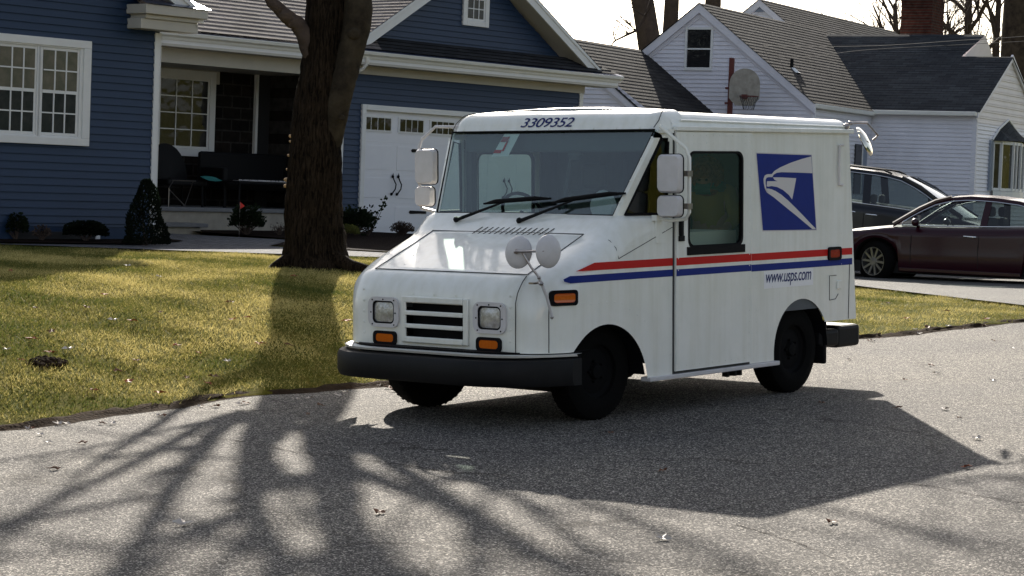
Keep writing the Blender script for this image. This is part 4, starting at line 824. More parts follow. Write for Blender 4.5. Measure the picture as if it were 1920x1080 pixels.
# stripes, emblem and lettering follow the skin
def decal(name, m, poly, off, s_=1, y=None, parent=None, holes=[]):
    d = MB(); x0 = min(p[0] for p in poly); x1 = max(p[0] for p in poly); x = x0; st_ = .04 if x1 > .25 else 9
    while x < x1-1e-6:
        Q = clip(poly, 0, x, min(x1, x+st_)); x += st_
        if len(Q) > 2: d.add([(a, s_*((y if y else tw(a))+off), c) for a, c in Q], [tuple(range(len(Q)))])
    return d.build(name, M[m], parent or TK)
def zc_(x, a, b): return a+(b-a)*((x+.8)/-2.5)
for s_ in (1, -1):
    for nm, m, top, bot, tip in (('red_stripe', 'red', (1.130, 1.126), (1.074, 1.072), [(.353, 1.077), (.145, 1.130)]), ('blue_stripe', 'bluedec', (1.047, 1.042), (.997, .990), [(.40, .997), (.452, 1.010), (.458, 1.026), (.405, 1.047)])):
        if s_ < 0: tip = [(.1, bot[0]), (0, top[0])]
        front = [(-.79, bot[0])]+([tip[0], tip[1]] if nm == 'red_stripe' else tip)+[(-.79, top[0])]
        decal(nm, m, front, .0022, s_)
        decal(nm, m, [(-1.79, bot[0]), (-.806, bot[0]), (-.806, top[0]), (-1.79, top[0])], .0235, s_, W_)
        decal(nm, m, [(-3.305, bot[1]), (-1.791, bot[1]), (-1.791, top[1]), (-3.305, top[1])], .0022, s_, W_)
# emblem: pixel-free local layout in a unit quad (u right/aft, v down)
EQ = [(-1.887, 1.890), (-2.673, 1.876), (-2.751, 1.287), (-1.98, 1.300)]
def eq(u, v):
    a = [lerp(EQ[0][k], EQ[1][k], u) for k in (0, 1)]; b = [lerp(EQ[3][k], EQ[2][k], u) for k in (0, 1)]; return (lerp(a[0], b[0], v), lerp(a[1], b[1], v))
def cropuv(px, py):
    v = (py-100)/516; xl = 135+49*v; xr_ = 502+41*v; return (px-xl)/(xr_-xl), v
def emb(pts, off, m, name, raw=False):
    d = MB(); P = [eq(*(p if raw else cropuv(*p))) for p in pts]; tr_ = tessellate_polygon([[Vector((p[0], p[1], 0)) for p in P]])
    d.add([(p[0], W_+off, p[1]) for p in P], [tuple(t_) for t_ in tr_]); return d.build(name, M[m], em)
em = empty('eagle_emblem'); em.parent = TK
emb([(-.012, -.014), (1.012, -.014), (1.012, 1.014), (-.012, 1.014)], .0018, 'decwhite', 'border', True); emb([(0, 0), (1, 0), (1, 1), (0, 1)], .0026, 'bluedec', 'field', True)
emb([(500, 108), (440, 126), (360, 156), (290, 190), (252, 215), (236, 236), (205, 238), (190, 246), (182, 270), (184, 300), (192, 335), (204, 360), (216, 366), (202, 335), (196, 300), (196, 275), (202, 262), (215, 257), (240, 257), (248, 240), (268, 227), (300, 222), (400, 222), (510, 224)], .0034, 'decwhite', 'eagle_head')
emb([(203, 318), (205, 285), (240, 284), (275, 284), (256, 276), (243, 258), (300, 257), (399, 261), (388, 330), (374, 407), (350, 375), (312, 343), (272, 323), (235, 317), (212, 322)], .0034, 'decwhite', 'eagle_beak')
emb([(192, 335), (215, 334), (235, 338), (262, 350), (300, 374), (345, 412), (400, 466), (455, 522), (500, 570), (541, 611), (515, 612), (465, 570), (400, 515), (320, 450), (250, 392), (204, 360)], .0034, 'decwhite', 'eagle_wing')
def text(body_, size, sx, shear, m, parent, name, mat4):
    cu = bpy.data.curves.new(name, 'FONT'); cu.body = body_; cu.size = size; cu.shear = shear; cu.align_x = 'CENTER'; cu.align_y = 'BOTTOM_BASELINE' if False else 'BOTTOM'; cu.offset = .006*size; cu.space_character = .92
    to = bpy.data.objects.new(name+'_tmp', cu); COL.objects.link(to); dg = bpy.context.evaluated_depsgraph_get(); me = bpy.data.meshes.new_from_object(to.evaluated_get(dg)); bpy.data.objects.remove(to)
    xs_ = [v.co.x for v in me.vertices]; ys_ = [v.co.y for v in me.vertices]; wd, ht = max(xs_)-min(xs_), max(ys_)-min(ys_); cx = (max(xs_)+min(xs_))/2; y0 = min(ys_)
    for v in me.vertices: v.co = mat4 @ Vector(((v.co.x-cx)/wd*sx, (v.co.y-y0)/ht*size, 0))
    me.materials.clear(); me.materials.append(M[m]); o = bpy.data.objects.new(name, me); COL.objects.link(o); o.parent = parent; return o
def basis(o, X, Y): X = Vector(X).normalized(); Y = Vector(Y); Y = (Y-X*Y.dot(X)).normalized(); Z = X.cross(Y); return Matrix(((X.x, Y.x, Z.x, o[0]), (X.y, Y.y, Z.y, o[1]), (X.z, Y.z, Z.z, o[2]), (0, 0, 0, 1)))
text('www.usps.com', .098, .655, .22, 'textblue', TK, 'website_lettering', basis((-2.352, W_+.003, .862), (-1, 0, .0), (0, 0, 1)))
decal('lettering_patch', 'plastic', [(-2.71, .850), (-2.0, .850), (-2.0, .985), (-2.71, .985)], .0014, 1, W_)
text('3309352', .078, .50, .25, 'textblue', TK, 'fleet_number', basis((-.618, -.04, 2.088), (0, 1, 0), (-.44, 0, .90)))
# hood vents
hv = MB(); 
for i in range(14):
    y = -.30+i*.052; hv.add([(-.065, y, zh(-.065)+.006), (-.065, y+.012, zh(-.065)+.006), (-.145, y+.045, zh(-.145)+.006), (-.145, y+.033, zh(-.145)+.006)], [(0,1,2,3)])
hv.build('hood_vent', M['rubber'], TK)
# wheels
def wheel(x, y, steer=0, r=.345):
    e = empty('wheel', (x, y, r)); e.parent = TK; s_ = 1 if y > 0 else -1; e.rotation_euler = (0, 0, steer+(0 if s_ > 0 else math.pi)); t = MB()
    t.lathe([(.19, -.09), (.26, -.105), (r-.03, -.10), (r-.008, -.085), (r, -.05), (r, .05), (r-.008, .085), (r-.03, .10), (.26, .105), (.24, .11), (.19, .09)], (0, 0, 0), 'y', 40)
    for k in range(40):
        a = 2*math.pi*k/40
        for yy in (-.055, .0, .055): t.bar(((r-.003)*math.cos(a), yy-.02, (r-.003)*math.sin(a)), ((r-.003)*math.cos(a+.05), yy+.02, (r-.003)*math.sin(a+.05)), .02, .008, up=(math.cos(a), 0, math.sin(a)))
    t.build('tyre', M['tyre'], e, smooth=True)
    q = MB(); q.lathe([(.195, .085), (.19, .06), (.16, .045), (.10, .06), (.06, .055), (.05, .085), (.001, .09)], (0, 0, 0), 'y', 32); q.lathe([(.195, -.085), (.001, -.08)], (0, 0, 0), 'y', 24)
    for k in range(5): a = 2*math.pi*k/5; q.cyl((.075*math.cos(a), .05, .075*math.sin(a)), (.075*math.cos(a), .08, .075*math.sin(a)), .01, n=6)
    q.build('rim', M['rim'], e, smooth=True)
wheel(-.10, .76, R_(-3)); wheel(-.03, -.70, R_(-14)); wheel(-2.547, .83); wheel(-2.547, -.83)
# mirrors
def mirror_set(s_):
    ax = -.535 if s_ > 0 else -.52
    e = empty('side_mirror', (-.10, .0, -.005) if s_ > 0 else (-.125, 0, .045)); e.parent = TK; yc = 1.13*s_ if s_ > 0 else -1.255; xc = -.41 if s_ > 0 else -.46
    ang = R_(0)
    arm = MB()
    if s_ > 0: arm.tube([(-.54, 1.0, 2.085), (-.46, 1.05, 2.085), (-.55, 1.21, 1.93), (-.56, 1.235, 1.86), (-.56, 1.235, 1.47), (-.57, 1.20, 1.425), (-.53, 1.08, 1.41), (-.50, .99, 1.435)], .014, 8); arm.box((-.66, .975, 2.04), (-.54, 1.03, 2.065)); arm.box((-.56, .975, 1.41), (-.46, 1.02, 1.45)); arm.box((-.55, .99, 1.25), (-.48, 1.005, 1.41))
    else: arm.tube([(-.63, -1.0, 2.055), (-.56, -1.20, 2.06), (-.54, -1.33, 1.96), (-.53, -1.345, 1.90), (-.53, -1.345, 1.47), (-.52, -1.31, 1.42), (-.45, -1.0, 1.38)], .013, 8); arm.box((-.70, -1.03, 2.04), (-.56, -.975, 2.06))
    arm.build('mirror_arm', M['vanwhite'] if s_ > 0 else M['mirrorshell'], e, smooth=True)
    for z0, z1, w_ in ((1.612, 1.885, .20), (1.44, 1.592, .20)):
        if s_ > 0: y0, y1 = 1.225-w_, 1.225
        else: y0, y1 = -1.345+.02, -1.345+.02+w_*(1 if z1 > 1.7 else .85)
        b = MB(); n_ = 6; loop = rrect(y0, z0, y1, z1, .035)
        cx, cz = (y0+y1)/2, (z0+z1)/2; rows = []
        for k, dx in ((.90, .055), (1.0, .035), (1.0, .0), (.97, -.012)): rows.append([(-.50+dx, cx+(a-cx)*k, cz+(c-cz)*k) for a, c in loop])
        b.grid(rows, closed=True); b.add(rows[0], [tuple(range(len(loop)))]); b.build('mirror_shell', M['mirrorshell'], e, smooth=True)
        b = MB(); b.add(rows[-1], [tuple(reversed(range(len(loop))))]); b.build('mirror_glass', M['mirror'], e)
        b = MB(); b.tube([(-.50, y, z) for y, z in loop]+[(-.50, *loop[0])], .006, 5); b.build('mirror_rim', M['rubber'], e)
        b = MB(); yy = 1.235 if s_ > 0 else -1.345; b.box((-.57, yy-.022, cz-.02), (-.52, yy+.022, cz+.02)); b.build('clamp', M['steel'], e)
mirror_set(1); mirror_set(-1)
# round front mirrors on the crossbar
e = empty('hood_mirror'); e.parent = TK
def dish(c, r, nrm, parent, back='mirrorshell'):
    n_ = Vector(nrm).normalized(); a = n_.orthogonal().normalized(); b2 = n_.cross(a); c = Vector(c); b = MB(); rows = []
    for rr, h in ((.02, .035), (.4, .032), (.75, .022), (.95, .008), (1, 0), (.99, -.008)): rows.append([c+(a*math.cos(t)+b2*math.sin(t))*r*rr+n_*h for t in np.linspace(0, 2*math.pi, 29)[:-1]])
    b.grid(rows, closed=True); b.add(rows[0], [tuple(range(28))]); o = b.build('mirror_dish', M[back], parent, smooth=True)
    b = MB(); b.add(rows[-1], [tuple(reversed(range(28)))]); b.build('mirror_glass', M['mirror'], o)
dish((.75, .812, 1.218), .113, (.99, .02, .12), e); dish((.72, 1.050, 1.228), .113, (.14, .99, .03), e)
b = MB(); b.tube([(.81, .835, 1.226), (.81, .90, 1.226), (.79, 1.05, 1.232)], .0085, 8); b.ball((.80, .832, 1.224), .018, 4); b.ball((.79, 1.05, 1.232), .018, 4); b.tube([(.80, .885, 1.222), (.77, .94, 1.12), (.745, .985, 1.055)], .0085, 8)
b.tube([(.745, .985, 1.055), (.66, .985, .92), (.60, .985, .775)], .0105, 8, mi=1); b.ball((.742, .985, 1.05), .014, 4); b.ball((.725, .99, 1.01), .017, 4); b.box((.60, .86, 1.0), (.70, .90, 1.012)); b.tube([(.725, .985, 1.01), (.67, .92, 1.012), (.62, .88, 1.01)], .011, 6); b.ball((.60, .983, .775), .014, 4)
b.tube([(.64, .972, .90), (.60, .975, .78)], .004, 5); b.build('mirror_arm', [M['steel'], M['mirrorshell']], e, smooth=True)
# rear corner mirror
e = empty('rear_mirror'); e.parent = TK; dish((-3.47, 1.01, 1.99), .13, (-.326, .828, .442), e, 'mirror')
b = MB(); b.tube([(-3.22, .98, 2.10), (-3.30, 1.0, 2.14), (-3.46, 1.04, 2.14), (-3.53, 1.10, 2.04), (-3.52, 1.06, 2.0)], .011, 7); b.ball((-3.22, .985, 2.11), .028, 4); b.ball((-3.27, .99, 2.135), .02, 4); b.ball((-3.25, .995, 2.07), .018, 4); b.build('mirror_arm', M['steel'], e, smooth=True)
# wipers
def wiper(p0, elbow, bl0, bl1):
    e = empty('wiper'); e.parent = TK; b = MB(); b.tube([p0, Vector(p0)+Vector((0, .03, .005)), elbow], [.016, .014, .006], 7); b.ball(p0, .024, 4); b.build('wiper_arm', M['black'], e, smooth=True)
    b = MB(); b.bar(bl0, bl1, .03, .014); m0 = Vector(bl0).lerp(Vector(bl1), .2)+Vector((.022, 0, .012)); m1 = Vector(bl0).lerp(Vector(bl1), .8)+Vector((.022, 0, .012)); b.tube([bl0, m0, m1, bl1], [.006, .014, .014, .006], 6); b.build('wiper_blade', M['rubber'], e)
def wsp(y, z, o=.02): return (wsx(z)+o, y, z+.01)
def wpt(f_, y): return wsp(y, lerp(1.446, 2.063, f_))
wiper((-.19, -.56, 1.40), wpt(.16, -.12), wpt(.10, -.37), wpt(.17, .24)); wiper((-.19, .05, 1.40), wpt(.19, .52), wpt(.12, .27), wpt(.24, .90))
# inspection sticker, dashboard, steering wheel, seat, tray, sun visor
b = MB(); q = [wsp(-.50, 1.86, -.03), wsp(-.34, 1.86, -.03), wsp(-.30, 2.03, -.03), wsp(-.45, 2.03, -.03)]; b.add(q, [(0,1,2,3)]); stk = b.build('window_sticker', M['paper'], TK)
b = MB(); b.add([wsp(-.46, 1.97, -.024), wsp(-.39, 1.97, -.024), wsp(-.38, 2.01, -.024), wsp(-.45, 2.01, -.024)], [(0,1,2,3)]); b.add([wsp(-.49, 1.885, -.024), wsp(-.42, 1.885, -.024), wsp(-.415, 1.91, -.024), wsp(-.485, 1.91, -.024)], [(0,1,2,3)]); b.add([wsp(-.415, 1.90, -.024), wsp(-.395, 1.90, -.024), wsp(-.38, 1.98, -.024), wsp(-.40, 1.98, -.024)], [(0,1,2,3)]); b.build('sticker_print', M['redlens'], stk)
b = MB(); b.box((-.78, -.93, 1.05), (-.36, .93, 1.36)); b.box((-.62, -.80, 1.36), (-.40, -.15, 1.43)); b.build('dashboard', M['dash'], TK, bevel=.03)
b = MB(); b.tube([(-.80+.06*math.cos(t), -.42+.19*math.sin(t), 1.44+.15*math.cos(t)) for t in np.linspace(0, 2*math.pi, 25)], .014, 6, cap=False); b.bar((-.80, -.60, 1.44), (-.80, -.24, 1.44), .03, .012); b.tube([(-.80, -.42, 1.44), (-.62, -.42, 1.30)], .025, 6); b.build('steering_wheel', M['rubber'], TK)
b = MB(); b.box((-1.72, -.68, .6), (-1.22, -.2, 1.0)); b.box((-1.78, -.68, 1.0), (-1.68, -.2, 1.60)); b.box((-1.78, -.56, 1.62), (-1.70, -.32, 1.82)); b.build('driver_seat', M['seatc'], TK, bevel=.05, seg=3)
b = MB(); b.box((-1.85, .05, .6), (-.95, .9, 1.16)); b.build('mail_tray_stand', M['dash'], TK, bevel=.02)
b = MB(); b.tube([(-.70, .08, 2.05), (-.75, .10, 1.90), (-.78, .02, 1.6), (-.74, .0, 1.36)], .018, 6); b.ball((-.74, .14, 1.90), .07, 5, sc=(.5, 1, 1)); b.build('fan_post', M['seatc'], TK)
b = MB(); b.lathe([(.001, -.03), (.10, -.03), (.12, 0), (.10, .03), (.001, .03)], (-.72, .42, 1.50), 'x', 20); b.build('dash_fan', M['mirrorshell'], TK)
b = MB(); b.box((-.72, -.90, 1.90), (-.69, .88, 2.06)); b.build('sun_visor', M['dash'], TK, bevel=.02)
bpy.context.view_layer.update()

# ------------------------------------------------------------------ trees
def wiggle(pts, radii, sub=4, amp=.03):
    P = [Vector(p) for p in pts]; out = []; rr = []
    for i in range(len(P)-1):
        p0 = P[max(i-1, 0)]; p1 = P[i]; p2 = P[i+1]; p3 = P[min(i+2, len(P)-1)]
        for k in range(sub):
            t = k/sub; q = .5*((2*p1)+(p2-p0)*t+(2*p0-5*p1+4*p2-p3)*t*t+(3*p1-p0-3*p2+p3)*t**3)
            out.append(q+Vector((random.uniform(-amp, amp), random.uniform(-amp, amp), random.uniform(-amp, amp)*.5))*(0 if i == 0 and k == 0 else 1)); rr.append(lerp(radii[i], radii[i+1], t))
    out.append(P[-1]); rr.append(radii[-1]); return out, rr
def twigs(mb, p, d, L, r, depth, spread=.6, up=.15, n=3):
    pts = [Vector(p)]; d = Vector(d).normalized(); k = 5; rr = [r]
    for i in range(k):
        d = (d+Vector((random.gauss(0, .14), random.gauss(0, .14), random.gauss(0, .12)+up*.12))).normalized(); pts.append(pts[-1]+d*L/k); rr.append(r*(1-.62*(i+1)/k))
    mb.tube(pts, rr, 6 if r > .04 else (4 if r > .012 else 3), cap=False)
    if depth <= 0: return
    for c in range(n+random.randint(0, 1)):
        i = random.randint(1, k); dd = (d+Vector((random.gauss(0, spread), random.gauss(0, spread), random.gauss(0, spread*.6)+up))).normalized(); twigs(mb, pts[i], dd, L*random.uniform(.55, .8), rr[i]*.62, depth-1, spread, up, n)
OT = empty('oak_tree', (-2.27, 25.5, .55), 0, 'large forked tree with thick dark bark standing on the front lawn', 'tree'); O0 = Vector((-2.27, 25.5, .55))
tm = MB(); n_ = 40
def bark_tube(mb, pts, rad, n=40, ridge=.03, flare=None, mi=0, ph=0):
    P, RR = wiggle(pts, rad, 10, .004); rows = []
    for i, (p, r) in enumerate(zip(P, RR)):
        d = (P[min(i+1, len(P)-1)]-P[max(i-1, 0)]).normalized(); a = Vector((1, 0, 0)); a = (a-d*a.dot(d)).normalized(); b = d.cross(a); row = []
        for j in range(n):
            t = 2*math.pi*j/n; q = r*(1+ridge*(math.sin(j*2.9+math.sin(i*.35+j)*1.3+ph)+.6*math.sin(j*5.3+i*.23))+.02*random.uniform(-1, 1)+.05*math.sin(3*t+i*.12+ph))
            if flare: q += flare(t, (p-P[0]).z)
            row.append(p+a*math.cos(t)*q+b*math.sin(t)*q)
        rows.append(row)
    mb.grid(rows, mi, closed=True)
def fl(t, z):
    k = math.exp(-z/.22)*.05; k += .30*math.exp(-z/.17)*max(0, math.cos(t+.35))**10 + .12*math.exp(-z/.2)*max(0, math.cos(t-2.7))**6 + .15*math.exp(-z/.2)*max(0, math.cos(t+1.6))**6
    k += .10*math.exp(-z/.45)*max(0, math.cos(t))**2; return k
V = lambda x, z, y=25.5: Vector((x, y, z))-O0
bark_tube(tm, [V(-2.31, .42), V(-2.31, .9), V(-2.32, 1.3), V(-2.30, 1.9), V(-2.31, 2.4), V(-2.26, 2.9), V(-2.24, 3.5), V(-2.27, 4.2), V(-2.3, 5.0)], [.335, .32, .318, .30, .255, .25, .245, .20, .15], flare=fl)
lead = MB(); bark_tube(lead, [V(-2.24, 1.55, 25.52), V(-2.15, 2.0, 25.45), V(-2.06, 2.5, 25.36), V(-1.96, 3.0, 25.38), V(-1.88, 3.6, 25.42), V(-1.95, 4.6, 25.5), V(-1.85, 5.3, 25.5)], [.07, .13, .145, .15, .165, .135, .12], 30, .02, ph=2)
root = MB(); root.tube([V(-2.05, .75, 25.35), V(-1.85, .66, 25.25), V(-1.62, .63, 25.15), V(-1.45, .56, 25.0)], [.11, .085, .055, .02], 10, noise=.06)
root.build('root', M['barkd'], OT, smooth=60); root = MB(); root.tube([V(-2.55, .72, 25.3), V(-2.70, .62, 25.1), V(-2.8, .52, 24.9)], [.09, .06, .02], 8, noise=.06)
trk = tm.build('trunk', M['barkd'], OT, smooth=R_(60) and 70); lead.build('limb', M['barkl'], OT, smooth=60); root.build('root', M['barkd'], OT, smooth=60)
lb = MB(); LIMBS = []
def limb(pts, rad, sub=5): P, RR = wiggle([Vector(p)-O0 for p in pts], rad, sub, .018); lb.tube(P, RR, 10, noise=.04); LIMBS.append((P, RR))
limb([(-2.36, 25.45, 3.05), (-2.50, 25.38, 3.35), (-2.66, 25.3, 3.47), (-2.82, 25.25, 3.62), (-2.95, 25.2, 3.85), (-3.05, 25.1, 4.3), (-3.2, 25.0, 5.0), (-3.3, 24.9, 5.8)], [.12, .10, .085, .07, .06, .055, .045, .02])
limb([(-2.3, 25.5, 4.3), (-2.35, 25.5, 4.6), (-2.30, 25.7, 5.73), (-2.23, 25.8, 6.47), (-2.05, 25.9, 7.2), (-2.0, 26, 8.2)], [.18, .15, .13, .11, .09, .05])
limb([(-1.95, 25.5, 4.6), (-1.84, 25.5, 5.38), (-1.75, 25.3, 6.27), (-1.62, 25.1, 6.94), (-1.45, 25, 7.4), (-1.3, 25, 8.4)], [.18, .17, .16, .14, .12, .07])
limb([(-1.9, 25.5, 4.9), (-1.58, 25.6, 5.3), (-1.28, 25.6, 6.04), (-1.06, 25.7, 6.56), (-.77, 25.8, 7.27), (-.6, 26, 8)], [.12, .09, .085, .08, .07, .04])
limb([(-2.35, 25.5, 4.2), (-2.6, 25.5, 4.55), (-2.68, 25.3, 5.32), (-2.68, 25.2, 5.93), (-2.66, 25.1, 6.66), (-2.67, 25, 7.4)], [.12, .095, .085, .08, .075, .04])
limb([(-2.5, 25.5, 4.2), (-2.77, 25.5, 4.6), (-3.05, 25.6, 5.54), (-3.26, 25.7, 6.1), (-3.5, 25.8, 6.7), (-3.9, 26, 7.4)], [.085, .072, .062, .055, .048, .025])
limb([(-2.6, 25.5, 4.35), (-2.93, 25.5, 4.65), (-3.37, 25.4, 5.05), (-3.95, 25.4, 5.4), (-4.8, 25.4, 6.0)], [.045, .034, .028, .024, .012])
limb([(-1.7, 25.5, 5.2), (-1.2, 25.7, 5.7), (-.83, 25.8, 6.3), (-.6, 26, 7.3)], [.07, .06, .055, .04]); limb([(-1.5, 25.6, 5.4), (-.67, 25.8, 6.15), (-.2, 25.9, 6.8), (.2, 26, 7.6)], [.05, .035, .03, .015])
limb([(-1.2, 25.6, 5.9), (.5, 25.9, 6.5), (1.1, 26, 7.0), (1.8, 26, 7.8)], [.05, .032, .028, .015]); limb([(-.9, 25.8, 5.95), (1.33, 26, 6.3), (2.2, 26, 6.2), (3.2, 26, 6.6)], [.045, .034, .03, .012])
lb.build('branches', M['barkb'], OT, smooth=60)['kind'] = 'stuff'
tw_ = MB(); random.seed(11)
for P, RR in LIMBS[1:]:
    for q in range(8):
        i = random.randint(len(P)//4, len(P)-1); twigs(tw_, P[i], (random.gauss(0, .6), random.gauss(0, .5), .8), random.uniform(1.1, 2.4), RR[i]*.6, 2, .55, .22, 2)
o = tw_.build('twigs', M['barkb'], OT); o['kind'] = 'stuff'
random.seed(5)
fg = MB()
for x, z, r in ((-2.585, 2.12, .035), (-2.59, 2.06, .025), (-2.60, 1.90, .03), (-2.625, 1.62, .035), (-2.625, 1.55, .035), (-2.615, 1.74, .025)): fg.ball(V(x, z, 25.45), r, 4, sc=(1, 1, .7))
fg.build('bark_fungus', M['fungus'], OT, smooth=60)
kn = MB(); kn.lathe([(.001, .02), (.04, .03), (.065, .01), (.09, -.05)], V(-1.90, 3.30, 25.23), 'y', 12, sc=(1, -1, 1)); kn.lathe([(.001, .0), (.03, .004), (.035, -.03)], V(-2.0, 2.35, 25.195), 'y', 10, sc=(1, -1, 1)); kn.build('knot', M['barkl'], OT, smooth=60)
def plain_tree(name, base, top, r0, r1, label, bend=0, depth=3, nb=7, blen=4.5, m='barkb', h0=.45, br=.30, group=None, seed=3):
    random.seed(seed); e = empty(name, base, 0, label, 'tree', group); B0 = Vector(base); T = MB(); tv = Vector(top)-B0; pts = [Vector((0, 0, 0)), tv*.3+Vector((bend, 0, 0)), tv*.65+Vector((bend*.6, 0, 0)), tv]; P, RR = wiggle(pts, [r0*1.15, r0, lerp(r0, r1, .5), r1], 6, r0*.08); T.tube(P, RR, 16, noise=.04); T.build('trunk', M[m], e, smooth=60)
    K = MB()
    for i in range(nb):
        k = int(lerp(h0, .98, i/max(1, nb-1))*(len(P)-1)); a = random.uniform(0, 6.28); twigs(K, P[k], (math.cos(a)*.8, math.sin(a)*.6, .75), blen*random.uniform(.7, 1.1), RR[k]*br*2, depth, .5, .25, 3)
    if nb: o = K.build('crown', M[m], e); o['kind'] = 'stuff'
    return e
random.seed(6); e = empty('shade_evergreen', (-9.9, 44, .6), 0, 'tall unseen evergreen added behind the blue house to shade the left lawn', 'tree')  # out-of-view tree, added so that its shadow covers the left lawn
T = MB(); T.tube([(0, 0, 0), (0, 0, 6), (0, 0, 12.5)], [.3, .22, .05], 8); T.build('trunk', M['barkb'], e); T = MB()
for i in range(9000):
    z = 1.2+11.6*random.random(); r_ = 3.6*(1-max(0, (z-8.5)/4.6)**1.3)*(.4+.6*random.random()**.5); a = random.uniform(0, 6.283); p = Vector((r_*math.cos(a), r_*math.sin(a), z)); d = Vector((random.gauss(0, 1), random.gauss(0, 1), random.gauss(0, .6))).normalized()*.22; c_ = d.orthogonal().normalized()*.13; T.add([p, p+d+c_, p+d*2, p+d-c_], [(0,1,2,3)])
T.build('crown', M['conifer'], e)
plain_tree('background_tree', (5.75, 76, 1), (3.0, 76, 12.5), .42, .33, 'bare grey trunk leaning left behind the grey garage roof', bend=-.05, nb=0)
plain_tree('background_tree', (5.25, 80, 1), (5.35, 80, 13), .28, .25, 'straight bare trunk beside the leaning trunk behind the white gable', nb=0)
plain_tree('background_tree', (7.1, 84, 1), (7.15, 84, 14), .32, .28, 'bare trunk rising just behind the peak of the white gable', nb=0)
plain_tree('background_tree', (15.25, 66, 1), (14.6, 66, 12), .66, .60, 'thick bare trunk at the right edge behind the wing roof', bend=-.1, nb=0, m='barkl')
plain_tree('background_tree', (14.6, 84, 1), (14.0, 84, 9), .22, .07, 'fine leafless tree left of the brick chimney', nb=14, blen=3.2, depth=4, h0=.55, seed=21)
plain_tree('background_tree', (17.3, 86, 1), (17.1, 86, 12), .22, .08, 'leafless tree with many upright stems right of the chimney', nb=15, blen=3.6, depth=4, h0=.35, seed=8)
plain_tree('background_tree', (19.0, 90, 1), (19.2, 90, 12), .2, .07, 'thin leafless tree between the chimney tree and the thick trunk', nb=12, blen=3.4, depth=4, h0=.3, seed=31)
# overhanging branch of a tree left of the gap between the houses
random.seed(4); e = empty('background_tree', (-1.5, 62, .8), 0, 'leafless branch reaching into the white sky right of the blue gable', 'tree'); T = MB(); B0 = Vector((-1.5, 62, .8)); T.tube([Vector((0, 0, 0)), Vector((.2, 0, 4)), Vector((.3, 0, 8))], [.35, .3, .2], 10); T.build('trunk', M['barkb'], e, smooth=60)
T = MB()
def pw(px, py, d): # fixed world points worked out from the view
    dx, dy = (px-960)/4164.8, (py-540)/4164.8; r = Vector((CAMR[0][0]*dx+CAMR[0][1]*-dy, CAMR[1][0]*dx+CAMR[1][1]*-dy+.9989, CAMR[2][0]*dx+CAMR[2][1]*-dy-.04691)); r = r/r.y; return Vector((0, 0, 1.6745))+r*d
BR = [[(.3, 62, 8.9), (1.2, 62, 8.6), (2.15, 62, 7.9), (1.8, 62, 6.95), (1.52, 62, 6.52), (1.28, 62, 6.15)]]
pts = [Vector((.3, 0, 8))]+[Vector((x+1.5, y-62, z-.8)) for x, y, z in ((2.6, 62, 8.4), (3.62, 62, 7.1), (3.42, 62, 6.45), (3.18, 62, 6.05), (2.98, 62, 5.95), (2.60, 62, 5.75), (2.35, 62, 5.40))]
T.tube(pts, [.16, .1, .06, .05, .042, .036, .026, .012], 7)
for i in (3, 4, 5, 6):
    for q in range(4): twigs(T, pts[i], (random.uniform(-1, .1), random.uniform(-.3, .3), random.uniform(-.1, .7)), random.uniform(.5, 1.1), .016, 1, .5, .1, 2)
T.build('crown', M['barkb'], e)['kind'] = 'stuff'

# ------------------------------------------------------------------ shrubs
def leaf(mb, c, d, L, w_, mi=None):
    d = Vector(d).normalized(); a = d.cross(Vector((random.uniform(-1, 1), random.uniform(-1, 1), .3))).normalized(); c = Vector(c); mb.add([c, c+d*L*.5+a*w_, c+d*L, c+d*L*.5-a*w_], [(0,1,2,3)], mi)
def shrub(name, loc, shape, n, m, label, L=.03, w_=.012, stems=6, seed=1, stemm='barkb'):
    """shape(u) -> point inside the crown; leaves on short stems"""
    random.seed(seed); e = empty(name, loc, 0, label, 'shrub'); lf = MB()
    for i in range(n):
        p, d = shape(); leaf(lf, p, d, L*random.uniform(.6, 1.3), w_*random.uniform(.7, 1.3))
    lf.build('foliage', M[m], e); s = MB()
    for i in range(stems): p, d = shape(); s.tube([(0, 0, 0), Vector(p)*.5+Vector((random.gauss(0, .02), 0, .03)), p], [.012, .008, .003], 4)
    s.build('stems', M[stemm], e); return e
def cone_shape():
    z = random.random()**1.3; a = random.uniform(0, 6.283); r = ((1-z)**.6*.28*(.7+.3*random.random()**.3)+.025*random.random())*(1+.12*math.sin(3*a+z*9)); return Vector((r*math.cos(a), r*math.sin(a), .02+z*.84)), (math.cos(a)*.5, math.sin(a)*.5, 1)
def round_shape(rx, rz, spiky=0):
    def f():
        a = random.uniform(0, 6.283); b = math.asin(random.uniform(-.3, 1)); q = random.random()**.35; k = 1+spiky*random.random()**4; p = Vector((rx*q*k*math.cos(a)*math.cos(b), rx*q*k*math.sin(a)*math.cos(b), rz*.5+rz*.6*q*k*math.sin(b))); return p, (math.cos(a), math.sin(a), .8)
    return f
def at(px, py, d): p = pw(px, py, d); return (p.x, p.y, H(p.x, p.y)+.05)
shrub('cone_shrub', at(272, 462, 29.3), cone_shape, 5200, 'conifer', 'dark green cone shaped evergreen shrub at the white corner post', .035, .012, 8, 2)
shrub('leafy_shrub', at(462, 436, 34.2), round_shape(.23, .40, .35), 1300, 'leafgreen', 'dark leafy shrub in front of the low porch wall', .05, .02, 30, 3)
shrub('leafy_shrub', at(665, 440, 36.0), round_shape(.27, .40, .3), 1500, 'leafgreen', 'dark leafy shrub between the tree trunk and the garage door', .05, .022, 30, 4)
